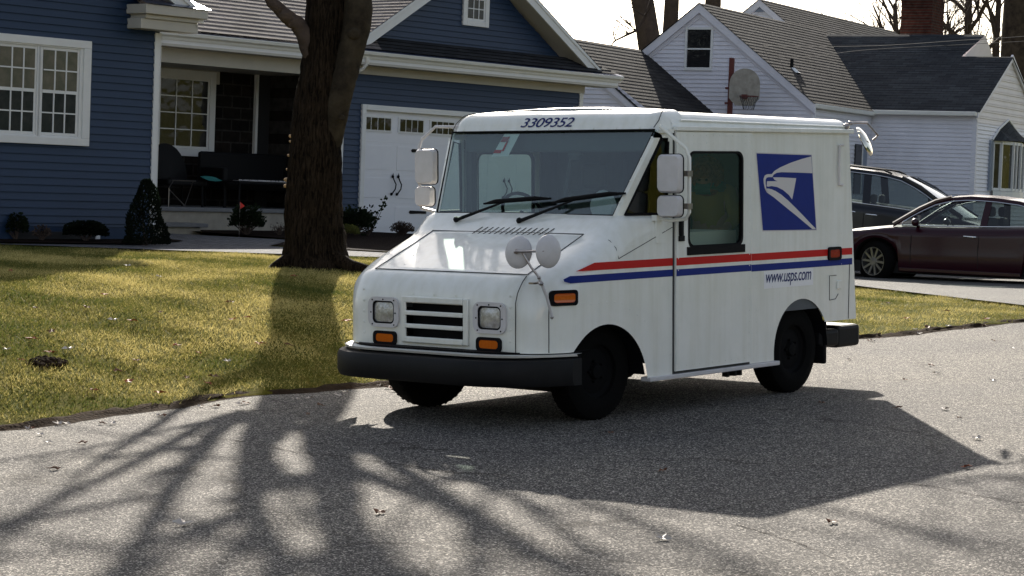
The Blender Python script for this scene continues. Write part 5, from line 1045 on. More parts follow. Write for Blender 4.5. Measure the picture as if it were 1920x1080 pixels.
shrub('sprig_shrub', at(690, 440, 36.0), (lambda: (lambda t, j: (Vector((.0+.28*t+random.gauss(0, .02), 0, .62*t**.8+random.gauss(0, .02))), (random.gauss(0, 1), 0, random.random())) if j < .5 else (Vector((-.05+.1*t+random.gauss(0, .03), 0, .5*t)), (random.gauss(0, 1), 0, 1)))(random.random(), random.random())), 130, 'leafgreen', 'loose dark sprigs reaching up in front of the garage trim', .05, .02, 8, 5)
shrub('low_shrub', at(645, 448, 34.8), round_shape(.24, .20), 1500, 'leafyellow', 'low rounded yellow green shrub beside the tree trunk', .03, .01, 6, 6)
shrub('dried_shrub', at(754, 441, 37.2), round_shape(.19, .22, .1), 900, 'leafr' if False else 'barkb', 'small clipped brown dried shrub before the garage door', .025, .01, 60, 7)
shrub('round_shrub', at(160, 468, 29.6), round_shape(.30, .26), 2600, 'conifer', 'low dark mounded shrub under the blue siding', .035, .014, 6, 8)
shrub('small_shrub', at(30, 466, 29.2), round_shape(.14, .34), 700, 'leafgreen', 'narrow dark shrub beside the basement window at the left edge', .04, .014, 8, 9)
shrub('dried_shrub', at(78, 466, 29.2), round_shape(.12, .20), 300, 'barkb', 'small brown dried plant under the basement window', .03, .012, 14, 10)
shrub('dried_plant', at(524, 440, 34.6), round_shape(.12, .18, .4), 120, 'barkb', 'few brown dead stalks by the porch wall near the trunk', .03, .008, 14, 12)

# ------------------------------------------------------------------ basketball hoop and cables
BHoop = empty('basketball_hoop', (0, 0, 0), 0, 'weathered fan shaped basketball backboard with a bare hoop on a rusty red post', 'basketball hoop')
HB = Vector((8.05, 52.6, 0)); 
ax_ = Vector((.96, -.28, 0)).normalized(); ay_ = Vector((.28, .96, 0)).normalized()
BHoop.matrix_world = Matrix(((ax_.x, ay_.x, 0, 0), (ax_.y, ay_.y, 0, 0), (0, 0, 1, 0), (0, 0, 0, 1)))
hp = pw(1396, 162, 52.0); BHoop.location = (hp.x, hp.y, 0)
hz = hp.z; b = MB(); out = [(-.20, -.45)]+[(-.36, -.28), (-.36, .05)]+[(.36*math.cos(t), .06+.36*math.sin(t)) for t in np.linspace(math.pi, 0, 14)]+[(.36, -.28), (.20, -.45)]
b.plate(out, [], lambda a, c: (a, 0, hz+c), lambda a, c: (a, .03, hz+c)); b.build('backboard', M['board'], BHoop)
b = MB(); b.tube([(.22*math.cos(t)+.17, -.30+.22*math.sin(t), hz-.24) for t in np.linspace(0, 2*math.pi, 21)], .009, 5); b.bar((.02, -.12, hz-.24), (.02, 0, hz-.24), .12, .10); b.build('rim', M['rust'], BHoop)
b = MB()
for k in range(10):
    a = 2*math.pi*k/10
    for s_ in (-1, 1): b.tube([(.17+.22*math.cos(a), -.30+.22*math.sin(a), hz-.24), (.17+.16*math.cos(a+.31*s_), -.30+.16*math.sin(a+.31*s_), hz-.40), (.17+.12*math.cos(a+.62*s_), -.30+.12*math.sin(a+.62*s_), hz-.55)], .005, 3)
b.build('net', M['wireb'], BHoop)
b = MB(); gz = H(hp.x, hp.y); b.box((-.40, .06, gz), (-.29, .17, hz+.66)); b.bar((-.38, .05, hz-.05), (-.46, .05, hz-.05), .05); b.bar((-.38, .05, hz-.40), (-.46, .05, hz-.40), .05); b.build('post', M['rust'], BHoop)
def cable(name, pts, r, m, label):
    b = MB(); P, RR = wiggle(pts, [r]*len(pts), 6, 0); b.tube(P, RR, 5); o = b.build(name, M[m]); tag(o, label, 'cable')
c0 = pw(1412, 84, 56.5); c0b = pw(1436, 106, 56.0)
cable('power_cable', [c0, pw(1480, 87, 50), pw(1640, 86, 44), pw(1800, 76, 40), pw(1925, 68, 38), pw(2080, 55, 36)], .006, 'wire', 'upper twisted power cable crossing in front of the dark roofs')
cable('power_cable', [c0b, pw(1520, 106, 50), pw(1620, 94, 44), pw(1800, 84, 40), pw(1925, 77, 38), pw(2080, 66, 36)], .0045, 'wire', 'lower cable rising from the gable rake across the dark roof')
cable('drip_loop', [pw(1389, 82, 56.4), pw(1388, 95, 56.3), pw(1398, 106, 56.2), pw(1412, 100, 56.2), pw(1424, 90, 56.2)], .012, 'wireb', 'black looping cable at the service mast on the white gable')
cable('drip_loop', [pw(1436, 106, 56.1), pw(1420, 112, 56.1), pw(1404, 120, 56.1), pw(1396, 128, 56.1)], .008, 'wireb', 'thin black cable dropping from the rake to the backboard')

# ------------------------------------------------------------------ things on the porch (house frame)
def bh(x, y, z): return (Matrix.Translation((-2.535, 38.6, 0)) @ Matrix.Rotation(R_(49.6), 4, 'Z')) @ Vector((x, y, z))
def porch(name, x, y, label, cat, z=1.10, r=0): return empty(name, bh(x, y, z), R_(49.6)+r, label, cat)
c = porch('wicker_chair', -3.75, .75, 'dark round backed wicker chair under the porch window', 'chair')
b = MB(); rows = []
for i in range(7):
    t = i/6; rows.append([(.48*math.cos(a)*(1-.35*t), .34-.12*math.sin(a)+.1*t, .42+.68*math.sin(a)*(.75+.25*t)*(1 if i < 6 else .9)) for a in np.linspace(-.1, math.pi+.1, 14)])
b.grid([[(.50*math.cos(a)*k, .30-.15*(1-k), .40+.62*math.sin(a)*k) for a in np.linspace(0, math.pi, 16)] for k in (1, .75, .45, .1)]); b.build('backrest', M['black'], c)
b = MB(); b.box((-.42, -.3, .34), (.42, .3, .44)); b.build('seat', M['black'], c, bevel=.03)
for x in (-.36, .36):
    for y in (-.25, .25): b = MB(); b.cyl((x, y, 0), (x*.95, y, .36), .02, n=6); b.build('leg', M['black'], c)
c = porch('wicker_sofa', -1.9, .85, 'long dark wicker sofa on the shaded porch behind the tree trunk', 'sofa')
b = MB(); b.box((-1.0, -.3, .30), (1.0, .35, .42)); b.build('seat', M['black'], c, bevel=.04); b = MB(); b.box((-1.0, .28, .42), (1.0, .38, .92)); b.build('backrest', M['black'], c, bevel=.05)
for x in (-1.0, .9): b = MB(); b.box((x, -.3, .3), (x+.1, .3, .66)); b.build('armrest', M['black'], c, bevel=.03)
for x in (-.9, .9):
    for y in (-.25, .25): b = MB(); b.cyl((x, y, 0), (x, y, .31), .02, n=6); b.build('leg', M['black'], c)
c = porch('porch_table', -2.25, .28, 'low dark porch table under a pale patterned cloth', 'table')
b = MB(); b.box((-.75, -.22, .42), (.75, .22, .45)); b.build('table_top', M['black'], c)
for x in (-.7, .7):
    for y in (-.18, .18): b = MB(); b.cyl((x, y, 0), (x, y, .42), .018, n=6); b.build('leg', M['black'], c)
pp = bh(-2.2, .28, 1.555); b = MB()
random.seed(2)
for i in range(70):
    x, y = random.uniform(-.55, .55), random.uniform(-.2, .2); s_ = random.uniform(.008, .02); b.add([(x-s_, y, .002), (x+s_, y-s_*.6, .006), (x+s_*.5, y+s_, .02)], [(0,1,2)])
b.box((-.55, -.2, -.004), (.55, .2, -.001)); o = b.build('table_cloth', M['decwhite']); o.location = pp; o.rotation_euler = (0, 0, R_(49.6)); tag(o, 'pale patterned cloth spread over the low porch table', 'cloth')
b = MB(); b.box((-.04, -.008, -.09), (.04, .002, .09)); o = b.build('paper_tag', M['paper']); o.location = bh(-1.62, .05, 1.50); o.rotation_euler = (0, 0, R_(49.6)); tag(o, 'small white paper tag hanging from the porch table edge', 'tag')
b = MB(); b.grid([[(x, y, .05*math.sin(y*9)*math.cos(x*5)+.05) for x in np.linspace(-.16, .16, 7)] for y in np.linspace(-.1, .1, 6)]); o = b.build('teal_cushion', M['teal']); o.location = bh(-3.35, .35, 1.52); o.rotation_euler = (0, 0, R_(49.6)); tag(o, 'small teal cushion on the wicker chair', 'cushion')
c = porch('folding_stool', -4.25, .2, 'thin folding metal stool at the left end of the porch', 'stool')
b = MB(); b.tube([(-.12, 0, 0), (-.12, 0, .30)], .008, 5); b.tube([(.25, 0, 0), (-.12, .0, .28)], .008, 5); b.tube([(-.14, -.1, .42), (.35, -.1, .42)], .010, 5); b.tube([(-.12, 0, .3), (-.12, -.1, .42)], .008, 5); b.tube([(.3, .1, 0), (.3, -.1, .42)], .008, 5); b.build('frame', M['steel'], c); 
fp = pw(450, 386, 34.0); e = empty('marker_flag', (fp.x, fp.y, H(fp.x, fp.y)), 0, 'small red marker flag on a wire above the leafy shrub', 'flag'); hz_ = fp.z-H(fp.x, fp.y)
b = MB(); b.cyl((0, 0, 0), (0, 0, hz_+.05), .004, n=5); b.build('wire', M['steel'], e); b = MB(); b.add([(0, 0, hz_-.05), (.075, .01, hz_), (.0, 0, hz_+.06)], [(0,1,2)]); b.build('cloth', M['flagred'], e)

# ------------------------------------------------------------------ cars
def car(name, P, paint, label, loc, head, pitch=0):
    Z = math.atan2(head[1], head[0]); e = empty(name, (0, 0, 0), 0, label, 'car'); e.matrix_world = Matrix.Translation(loc) @ Matrix.Rotation(Z, 4, 'Z') @ Matrix.Rotation(pitch, 4, 'Y')
    S = P['st']; wr = P['wr']; ax1, ax2 = P['axles']
    def g_(x, k): return interp([(s[0], s[k]) for s in S], x)
    def zb(x):
        z = g_(x, 1)
        for a in (ax1, ax2):
            v = (wr+.055)**2-(x-a)**2
            if v > 0: z = max(z, wr+math.sqrt(v))
        return z
    xs_ = sorted(set([s[0] for s in S]+list(np.linspace(S[0][0], S[-1][0], 50))+[a+(wr+.055)*math.cos(t) for a in (ax1, ax2) for t in np.linspace(.02, 3.12, 16)]))
    b = MB()
    for sg in (1, -1):
        rows = []
        for x in xs_:
            w_ = g_(x, 3); zt = g_(x, 2); z0 = min(zb(x), zt-.10); sh = min(.17, (zt-z0)*.6); row = [(x, sg*(w_-.04), z0), (x, sg*w_, min(z0+.10, zt-sh)), (x, sg*(w_+.004), lerp(z0, zt-sh, .55)), (x, sg*(w_-.012), lerp(z0, zt-sh, .75)), (x, sg*w_, zt-sh)]
            for i in range(1, 6): a = i/5*math.pi/2; row.append((x, sg*(w_-.14+.14*math.cos(a)), zt-sh+sh*math.sin(a)))
            row += [(x, sg*(w_-.14)*k, zt+.035*(1-k*k)) for k in (.6, .3, 0)]; rows.append(row)
        b.grid(rows)
    for k in (0, -1):
        x = xs_[k]; w_ = g_(x, 3); zt = g_(x, 2); z0 = zb(x); b.add([(x, -w_+.04, z0), (x, w_-.04, z0), (x, w_-.14, zt), (x, -w_+.14, zt)], [(0,1,2,3)])
    body_ = b.build('body', M[paint], e, smooth=50)
    u = MB(); u.box((S[0][0]+.15, -.78, .16), (S[-1][0]-.15, .78, .34)); u.build('underbody', M['cardark'], e)
    for a in (ax1, ax2):
        for sg in (1, -1):
            u = MB(); pts = [(a+(wr+.055)*math.cos(t), wr+(wr+.055)*math.sin(t)) for t in np.linspace(-.1, math.pi+.1, 14)]; u.grid([[(x, sg*(g_(a, 3)-.05), z) for x, z in pts], [(x, sg*.5, z) for x, z in pts]]); u.add([(x, sg*.5, z) for x, z in pts], [tuple(range(14))]); u.build('wheel_well', M['cardark'], e)
    # greenhouse
    GH = P['gh']; zb0 = P['belt']; hwb, hwr = P['hw']; zmax = max(z for x, z in GH)
    def gy(x, z): return lerp(hwb, hwr, (z-interp(zb0, x))/(zmax-interp(zb0, x))) - .05*abs((x-P['mid'])/2)**2
    def gs(x, z, o=0, sg=1): return (x, sg*(gy(x, z)+o), z)
    roof = [p for p in GH if P['roof'][0] <= p[0] <= P['roof'][1]]
    b = MB(); b.grid([[(x, k*gy(x, z), z+.035*(1-k*k)) for k in np.linspace(-1, 1, 13)] for x, z in roof]); b.grid([[(x, k*(gy(x, z)-.02), z-.03+.03*(1-k*k)) for k in np.linspace(-1, 1, 5)] for x, z in roof]); ro = b.build('roof', M[paint], e, smooth=50)
    fr = GH[-1]; rf = roof[-1]; rr_ = roof[0]; bk_ = GH[0]
    def scr(a, c, bulge): return [[(lerp(a[0], c[0], t)+bulge*(1-k*k)*(1-t*.5)*(1 if c[0] < a[0] else -1), k*lerp(gy(a[0], a[1])-.01, gy(c[0], c[1])-.01, t), lerp(a[1], c[1], t)+.035*(1-k*k)*t+P.get('arc', .03)*math.sin(t*math.pi)) for k in np.linspace(-1, 1, 9)] for t in np.linspace(0, 1, 6)]
    b = MB(); b.grid(scr(fr, rf, .12)); b.build('windshield', M['carglass'], e, smooth=60); b = MB(); b.grid(scr(bk_, rr_, .1)); b.build('rear_window', M['carglass'], e, smooth=60)
    for sg in (1, -1):
        top = [(x, z) for x, z in GH]; b = MB()
        for (p, q) in zip(top, top[1:]): b.add([gs(p[0], p[1], .0, sg), gs(q[0], q[1], .0, sg), gs(q[0], q[1]-.055, .008, sg), gs(p[0], p[1]-.055, .008, sg)], [(0,1,2,3)])
        for x0, x1, wd in P['pillars']: 
            z0, z1 = interp(zb0, x0), interp(GH, x1); b.add([gs(x0-wd/2, z0, .005, sg), gs(x0+wd/2, z0, .005, sg), gs(x1+wd/2, z1-.02, .005, sg), gs(x1-wd/2, z1-.02, .005, sg)], [(0,1,2,3)])
        b.tube([gs(x, z, .0, sg) for x, z in GH if x >= P['roof'][1]-.01], .035, 6); b.tube([gs(x, z, .0, sg) for x, z in GH if x <= P['roof'][0]+.01], .05, 6)
        b.build('pillars', M[paint] if paint != 'navy' else M['navy'], e, smooth=50)
        bx = [x for x in np.linspace(P['dlo'][0], P['dlo'][1], 16)]; g2 = MB(); g2.grid([[gs(x, interp(zb0, x), -.01, sg) for x in bx], [gs(x, max(interp(zb0, x)+.01, interp(GH, x)-.04), -.012, sg) for x in bx]]); g2.build('side_glass', M['carglass'], e, smooth=60)
        c_ = MB(); line = [gs(x, interp(zb0, x)+.012, .012, sg) for x in bx]+[gs(x, interp(GH, x)-.065, .016, sg) for x in reversed(bx) if interp(GH, x)-.065 > interp(zb0, x)+.03]; c_.tube(line+[line[0]], .011, 5); c_.build('window_trim', M['chrome'], e)
        for x, z in P['handles']: h = MB(); h.tube([(x-.10, sg*(g_(x, 3)+.0), z), (x-.08, sg*(g_(x, 3)+.03), z), (x+.08, sg*(g_(x, 3)+.03), z+.004), (x+.10, sg*(g_(x, 3)+.0), z)], .014, 6); h.build('door_handle', M['chrome'], e, smooth=60)
        mx, mz = P['mirror']; h = MB(); h.ball((mx, sg*(hwb+.17), mz), .09, 6, sc=(.7, 1.15, .75)); h.bar((mx, sg*(hwb-.02), mz-.06), (mx, sg*(hwb+.12), mz-.03), .05, .03); h.build('door_mirror', M[paint], e, smooth=60)
        for x in P['seams']: h = MB(); h.tube([(x, sg*(g_(x, 3)+.003), .30), (x+.01, sg*(g_(x, 3)+.006), .6), (x, sg*(g_(x, 3)+.002), interp(zb0, x)-.14)], .004, 4); h.build('door_gap', M['cardark'], e)
        h = MB(); h.ball((S[-1][0]-.18, sg*(g_(S[-1][0]-.2, 3)-.07), g_(S[-1][0]-.2, 2)-.13), .13, 6, sc=(1.2, .6, .6)); h.build('headlight', M['lens'], e, smooth=60)
        h = MB(); h.ball((S[0][0]+.1, sg*(g_(S[0][0]+.1, 3)-.06), g_(S[0][0]+.1, 2)-.16), .13, 6, sc=(.7, .6, .8)); h.build('tail_light', M['redlens'], e, smooth=60)
        h = MB(); h.box((P['axles'][1]+.42, sg*(g_(0, 3)-.02), .20), (P['axles'][0]-.42, sg*(g_(0, 3)+.01), .26)); h.build('sill', M[paint], e, bevel=.01)
    for i, x in enumerate(P['seats']):
        for sg in (1, -1): h = MB(); h.box((x-.28, sg*.36-.24, .35), (x+.25, sg*.36+.24, .62)); h.box((x-.42, sg*.36-.24, .55), (x-.26, sg*.36+.24, 1.12)); h.box((x-.40, sg*.36-.13, 1.13), (x-.30, sg*.36+.13, 1.30)); h.build('seat', M['carint'], e, bevel=.05)
    h = MB(); h.box((P['mirror'][0]-.35, -.72, .7), (P['mirror'][0]+.12, .72, interp(zb0, P['mirror'][0])-.05)); h.tube([(P['mirror'][0]-.42+.05*math.cos(t), .36+.17*math.sin(t), .95+.15*math.cos(t)) for t in np.linspace(0, 6.28, 17)], .013, 5); h.build('dashboard', M['carint'], e)
    for a, st_ in ((ax1, P.get('steer', 0)), (ax2, 0)):
        for sg in (1, -1):
            w_ = empty('wheel', (a, sg*(g_(a, 3)-.13), wr)); w_.parent = e; w_.rotation_euler = (0, 0, st_+(0 if sg > 0 else math.pi)); t = MB(); t.lathe([(wr*.7, -.1), (wr-.02, -.10), (wr, -.06), (wr, .06), (wr-.02, .10), (wr*.7, .105), (wr*.68, .09)], (0, 0, 0), 'y', 32); t.build('tyre', M['tyre'], w_, smooth=60)
            t = MB(); t.lathe([(wr*.70, .10), (wr*.66, .10), (wr*.64, .05), (wr*.62, .02)], (0, 0, 0), 'y', 32)
            for k in range(10): an = 2*math.pi*k/10; t.bar((.05*math.cos(an), .075, .05*math.sin(an)), (wr*.66*math.cos(an+.07), .085, wr*.66*math.sin(an+.07)), .035, .02, up=(0, 1, 0))
            t.lathe([(.07, .06), (.06, .095), (.001, .10)], (0, 0, 0), 'y', 14); t.build('rim', M['alloy'], w_); t = MB(); t.lathe([(wr*.66, .015), (.001, .02)], (0, 0, 0), 'y', 24); t.build('brake_disc', M['cardark'], w_)
    return e
SEDAN = dict(st=[(-2.44, .34, .86, .70), (-2.36, .26, .99, .80), (-2.1, .22, 1.03, .87), (-1.6, .20, 1.02, .905), (-.6, .19, .965, .92), (.4, .19, .935, .92), (1.0, .19, .93, .915), (1.35, .19, .90, .91), (1.9, .19, .83, .89), (2.2, .22, .765, .83), (2.36, .28, .70, .74), (2.44, .34, .60, .62)], axles=(1.45, -1.36), wr=.335,
    belt=[(-1.9, 1.02), (-.6, .965), (.4, .935), (1.2, .925)], hw=(.80, .58), mid=-.2, gh=[(-1.85, 1.03), (-1.5, 1.19), (-1.15, 1.32), (-.8, 1.40), (-.4, 1.44), (0, 1.45), (.3, 1.42), (.55, 1.35), (.8, 1.22), (1.2, .955)], roof=(-1.15, .3), pillars=[(-.28, -.32, .11), (-1.12, -1.05, .05)], dlo=(-1.45, 1.05), handles=[(-.10, .80), (-1.12, .83)], mirror=(.78, 1.0), seams=[.85, -.25, -1.25], seats=[.05, -.85], steer=R_(-22))
VAN = dict(st=[(-2.55, .36, 1.0, .80), (-2.45, .26, 1.14, .92), (-1.6, .22, 1.16, .98), (0, .20, 1.11, 1.0), (1.2, .20, 1.06, .99), (1.55, .20, 1.02, .98), (2.0, .22, .93, .95), (2.35, .25, .80, .86), (2.55, .34, .62, .70)], axles=(1.55, -1.45), wr=.35,
    belt=[(-2.4, 1.15), (-1.0, 1.13), (.4, 1.08), (1.5, 1.03)], hw=(.88, .66), mid=-.5, gh=[(-2.45, 1.17), (-2.3, 1.45), (-2.1, 1.64), (-1.5, 1.71), (-.7, 1.735), (.1, 1.71), (.45, 1.65), (.8, 1.51), (1.2, 1.27), (1.62, 1.05)], roof=(-2.1, .45), pillars=[(-.12, -.18, .14), (-1.3, -1.34, .12), (1.02, .98, .04)], dlo=(-2.2, 1.4), handles=[(.02, .93), (-.38, .95)], mirror=(1.02, 1.08), seams=[1.1, -.12, -1.3], seats=[.25, -.75], arc=.03)
car('sedan', SEDAN, 'burg', 'dark burgundy four door sedan parked on the driveway with its nose behind the mail truck', (7.58, 36.35, .30), (-.90, .436))
v_ = car('minivan', VAN, 'navy', 'dark navy minivan with roof rails parked behind the burgundy sedan', (6.72, 41.1, .43), (.93, -.36), R_(3.5))
for s_ in (1, -1): b = MB(); b.tube([(-2.0, s_*.66, 1.69), (-1.85, s_*.67, 1.745), (-.8, s_*.67, 1.785), (.1, s_*.66, 1.755), (.25, s_*.66, 1.70)], .018, 6); b.build('roof_rail', M['black'], v_, smooth=60)

# ------------------------------------------------------------------ mail carrier seen through the door glass
def skinned(name, joints, bones, m, parent, sub=2):
    me = bpy.data.meshes.new(name); me.from_pydata([j[:3] for j in joints], bones, []); me.materials.append(M[m]); o = bpy.data.objects.new(name, me); COL.objects.link(o); o.parent = parent
    sk = o.modifiers.new('skin', 'SKIN'); sk.use_smooth_shade = True
    for i, j in enumerate(joints): r = j[3]; me.skin_vertices[0].data[i].radius = (r, r if len(j) < 5 else j[4])
    me.skin_vertices[0].data[0].use_root = True; ss = o.modifiers.new('sub', 'SUBSURF'); ss.levels = sub; ss.render_levels = sub; return o
CF = Vector((-2.36, .26, .60))
pe = empty('person', tuple(CF), 0, 'person with curly auburn hair, teal scarf and yellow jacket bending inside the truck', 'person'); pe.matrix_world = TRM @ Matrix.Translation(CF) @ Matrix.Rotation(R_(25), 4, 'Z')
J = [(0, 0, .62, .13, .11), (.02, 0, .78, .13, .11), (.10, 0, .94, .15, .12), (.20, 0, 1.06, .06, .055), (.27, 0, 1.10, .055), (.33, 0, 1.09, .075), (.36, 0, 1.01, .065),
     (.13, .17, .98, .055), (.24, .24, .78, .045), (.42, .17, .70, .035), (.50, .14, .69, .035), (.13, -.17, .98, .055), (.24, -.24, .78, .045), (.42, -.17, .70, .035), (.50, -.14, .69, .035),
     (0, .10, .52, .09), (.03, .11, .28, .065), (0, .12, .04, .05), (.10, .13, .02, .035), (0, -.10, .52, .09), (.03, -.11, .28, .065), (0, -.12, .04, .05), (.10, -.13, .02, .035)]
Bn = [(0, 1), (1, 2), (2, 3), (3, 4), (4, 5), (5, 6), (2, 7), (7, 8), (8, 9), (9, 10), (2, 11), (11, 12), (12, 13), (13, 14), (0, 15), (15, 16), (16, 17), (17, 18), (0, 19), (19, 20), (20, 21), (21, 22)]
for sg in (1, -1):
    root_ = 10 if sg > 0 else 14
    for k in range(4): b0 = len(J); y = sg*(.14-.03+.018*k*1.1); L = (.04, .045, .043, .035)[k]; J += [(.545, y, .685, .010), (.545+L*.7, y, .668, .009), (.545+L, y, .645, .008)]; Bn += [(root_, b0), (b0, b0+1), (b0+1, b0+2)]
    b0 = len(J); J += [(.51, sg*.095, .675, .011), (.54, sg*.075, .66, .009)]; Bn += [(root_, b0), (b0, b0+1)]
skinned('body', J, Bn, 'skin', pe)
J2 = [(0, 0, .62, .145, .125), (.02, 0, .78, .15, .13), (.10, 0, .94, .17, .14), (.16, 0, 1.02, .10, .09), (.13, .17, .98, .07), (.24, .24, .78, .058), (.38, .185, .715, .047), (.13, -.17, .98, .07), (.24, -.24, .78, .058), (.38, -.185, .715, .047)]
b = MB(); b.tube([(.20+.09*math.cos(t), .11*math.sin(t), 1.03+.03*math.cos(t)) for t in np.linspace(0, 2*math.pi, 17)], .045, 8, cap=False); b.build('scarf', M['teal'], pe, smooth=70)
skinned('jacket', J2, [(0, 1), (1, 2), (2, 3), (2, 4), (4, 5), (5, 6), (2, 7), (7, 8), (8, 9)], 'hivis', pe)
b = MB(); random.seed(9); b.ball((.27, 0, 1.15), .115, 8, sc=(1.1, 1.1, 1.05)); b.ball((.20, 0, 1.08), .11, 6, sc=(.9, 1.2, 1.2))
for i in range(260):
    a, c_ = random.uniform(0, 6.283), random.uniform(-.6, 1); q = .125; x, y, z = .25+q*math.cos(a)*math.sqrt(1-c_*c_), q*math.sin(a)*math.sqrt(1-c_*c_), 1.13+q*c_
    if x > .33 and z < 1.12: continue
    b.ball((x, y, z), random.uniform(.016, .03), 3)
b.build('hair', M['hair'], pe, smooth=70)
b = MB(); b.grid([[(lerp(.375, .43, math.sin(v*3.14)), y, lerp(.97, 1.06, v)) for y in np.linspace(-.06, .06, 5)] for v in np.linspace(0, 1, 5)]); b.build('face_mask', M['teal'], pe)
b = MB()
for y in (-.028, .028): b.ball((.402, y, 1.085), .011, 4)
b.build('eyes', M['black'], pe)
b = MB(); b.plate(rrect(-.5, -.28, .5, .28, .02), [rrect(-.47, -.25, .47, .25, .02)], lambda a, c: (a, c, 0), lambda a, c: (a, c, .14)); b.box((-.47, -.25, 0), (.47, .25, .01)); o = b.build('mail_tray', M['decwhite']); o.matrix_world = TRM @ Matrix.Translation((-1.38, .55, 1.162)); tag(o, 'pale mail tray in front of the person inside the truck', 'tray')
random.seed(3)
for k in (2, 3):
    b = MB(); b.box((-.10, -.14, 0), (.10, .14, .05+.02*k)); o = b.build('parcel', M['hivis' if k == 2 else ('board' if k % 2 else 'paper')], bevel=.006); o.matrix_world = TRM @ Matrix.Translation((-1.70+.20*k-.02, .54, 1.175)) @ Matrix.Rotation(R_(4), 4, 'Y')
    tag(o, 'yellow parcel standing in the mail tray' if k == 2 else 'tan cardboard parcel standing in the mail tray', 'parcel')

# ------------------------------------------------------------------ grass, leaves
rng = np.random.default_rng(4)
def grass(name, n, xr, yr, label):
    V_ = []; F_ = []; cnt = 0
    X = rng.uniform(*xr, n*3); Y = rng.uniform(*yr, n*3)
    PAVE = [(-14, 27.2), (-7, 27.7), (-3.5, 28.1), (-1.0, 28.6), (1.6, 29.5), (4, 40), (-14, 40)]
    for x, y in zip(X, Y):
        if cnt >= n: break
        sx_ = 960+4164.8*x/y
        if sx_ < -60 or sx_ > 1990: continue
        if inpoly(x, y, PAVE) or inpoly(x, y, DRIVE): continue
        sb = curb_s(x, y); s = sb[0]
        if s < .03+.12*random.random(): continue
        if s < .5 and random.random() < .35: continue
        z = H(x, y, sb)+turf(x, y, s)-.006; h = random.uniform(.022, .055)*(1.25 if random.random() < .08 else 1); a = random.uniform(0, 6.283); w_ = random.uniform(.003, .0065); lx, ly = math.cos(a)*w_, math.sin(a)*w_; tx, ty = random.gauss(0, .6)*h, random.gauss(0, .6)*h
        b0 = len(V_); V_ += [(x-lx, y-ly, z), (x+lx, y+ly, z), (x+tx, y+ty, z+h)]; F_.append((b0, b0+1, b0+2)); cnt += 1
    me = bpy.data.meshes.new(name); me.from_pydata(V_, [], F_); me.materials.append(M['blade']); o = bpy.data.objects.new(name, me); COL.objects.link(o); return tag(o, label, 'grass', kind='stuff')
grass('grass', 210000, (-7.5, 2.2), (12.5, 30.5), 'short green and straw coloured winter lawn')
grass('grass', 26000, (2.5, 7.0), (21, 34), 'short yellowish grass strip between driveway and road')
# clod of bare earth by the kerb
cx, cy = pw(112, 752, 17.9).x, 17.3; b = MB()
for k in range(90): a, q = random.uniform(0, 6.28), random.random()**.6; b.ball((.17*q*math.cos(a), .26*q*math.sin(a), .04*(1-q)+.01*random.random()), random.uniform(.012, .035), 4, sc=(1, 1, .8))
o = b.build('earth_clod', M['dirt'], smooth=60); o.location = (cx, cy, H(cx, cy)+.015); tag(o, 'dark clod of dug up earth on the lawn near the left kerb', 'earth')
def leafmesh(kind, seed_):
    random.seed(seed_); b = MB(); n = 5; pts = []
    for i in range(n*2): a = math.pi*2*i/(n*2); r = (1 if i % 2 == 0 else .42)*random.uniform(.75, 1.15); pts.append((.05*r*math.cos(a), .038*r*math.sin(a), random.uniform(.002, .026)))
    b.add(pts+[(0, 0, .012)], [(i, (i+1) % (2*n), 2*n) for i in range(2*n)]); b.tube([(0.0, 0, .01), (-.055, .01, .006)], .0015, 3); return b.build('fallen_leaf', M[kind])
def groundz(x, y): s = curb_s(x, y); return (Zr(x, y) if s[0] <= .02 else H(x, y, s)+turf(x, y, s[0])+.025)
def ray_ground(px, py):
    d = 9.0
    while d < 45:
        p = pw(px, py, d)
        if p.z <= groundz(p.x, p.y): return p
        d += .03
    return p
def place_leaf(src, px, py, lab, grp, sc_, first=False):
    p = ray_ground(px, py); o = src if first else copyobj(src); o.location = (p.x, p.y, groundz(p.x, p.y)+.004); o.rotation_euler = (random.uniform(-.15, .15), random.uniform(-.15, .15), random.uniform(0, 6.28)); o.scale = (sc_,)*3; return tag(o, lab, 'leaf', grp)
lb_, lp_, lr_ = leafmesh('leafb', 1), leafmesh('leafp', 2), leafmesh('leafr', 3); used = set()
def put(kind, px, py, lab, grp, sc_=1):
    src = {'b': lb_, 'p': lp_, 'r': lr_}[kind]; place_leaf(src, px, py, lab, grp, sc_, kind not in used); used.add(kind)
random.seed(12)
put('p', 342, 987, 'pale curled leaf lying on the asphalt at the lower left', None, 1.3); put('p', 1243, 1014, 'pale curled leaf on the asphalt below the truck shadow', None, 1.1); put('b', 712, 966, 'brown leaf on the asphalt at the bottom centre', None, 1.1)
put('b', 1560, 983, 'tan leaf on the asphalt right of the truck shadow tip', None, 1.0); put('b', 1243, 886, 'brown leaf lying inside the truck shadow', None, .9); put('r', 1814, 880, 'russet leaf at the tip of the truck shadow', None, 1.0); put('p', 1831, 825, 'pale leaf beside the mirror shadow on the road', None, 1.0)
put('b', 102, 883, 'brown leaf on the asphalt at the left', None, 1.0)
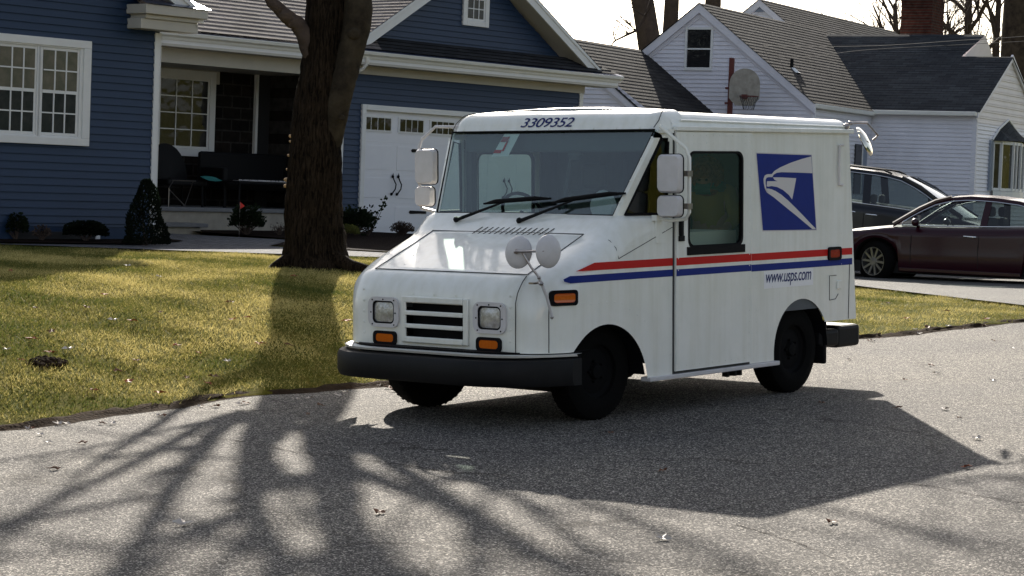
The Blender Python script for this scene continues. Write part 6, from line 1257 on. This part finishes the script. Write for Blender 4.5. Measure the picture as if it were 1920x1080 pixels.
for px, py in ((1685, 767), (1771, 770), (1755, 702), (1697, 714), (1592, 676), (1745, 687), (1861, 716), (1799, 786), (600, 762), (577, 778), (75, 817), (90, 832), (1145, 814), (1540, 758), (1170, 705), (155, 833), (1480, 700), (1900, 655), (1862, 640)): put(random.choice('bp'), px, py, 'small dry leaf on the asphalt', 'small dry leaves scattered on the road', random.uniform(.6, .9))
LW = [(212, 604), (437, 602), (465, 598), (250, 605), (163, 580), (66, 580), (128, 658), (240, 720), (390, 723), (426, 680), (372, 664), (330, 650), (300, 588), (97, 625), (12, 658), (40, 678), (255, 680), (176, 735), (400, 710), (350, 712), (540, 650), (486, 648), (650, 605), (298, 521), (240, 500), (195, 555), (430, 570), (60, 640), (95, 665), (655, 690), (300, 740), (220, 700), (20, 510), (550, 520), (1700, 600), (1775, 585), (1850, 600), (1665, 570), (1740, 620)]
for i, (px, py) in enumerate(LW): put('p' if i in (0, 6, 9, 14, 23, 24) else random.choice('br'), px, py, 'dry oak leaf lying in the lawn', 'dry leaves scattered over the lawn', random.uniform(.8, 1.4))
for px, py in ((735, 735), (728, 728), (640, 741), (560, 752), (470, 760), (390, 765), (300, 782), (210, 795), (120, 800), (40, 808), (1650, 632), (1720, 625), (1790, 617), (1860, 610), (1640, 640)):
    for k in range(2): put(random.choice('bp'), px+random.uniform(-22, 22), py+random.uniform(-4, 4), 'dry leaf caught along the lawn edge', 'dry leaves along the kerb edge', random.uniform(.7, 1.1))

# thin cracks in the asphalt
for pts_, lab in (([(330, 812), (400, 822), (480, 834), (560, 850), (640, 858), (700, 866), (780, 876), (840, 886), (900, 889), (960, 893)], 'a'), ([(1700, 908), (1760, 916), (1830, 930), (1900, 941), (1960, 948)], 'b'), ([(1380, 986), (1430, 1000), (1500, 1022), (1560, 1050), (1620, 1090)], 'c'), ([(1120, 812), (1200, 806), (1300, 812), (1380, 806)], 'd')):
    P_ = [ray_ground(a, c) for a, c in pts_]; Q_, _r = wiggle([(p.x, p.y, 0) for p in P_], [1]*len(P_), 8, .012); b = MB(); rows = [[], []]
    for i, q in enumerate(Q_):
        wd = .004+.005*random.random(); rows[0].append((q.x, q.y-wd, Zr(q.x, q.y-wd)+.004)); rows[1].append((q.x, q.y+wd, Zr(q.x, q.y+wd)+.004))
    b.grid(rows); tag(b.build('road_crack', M['mulch']), kind='structure')
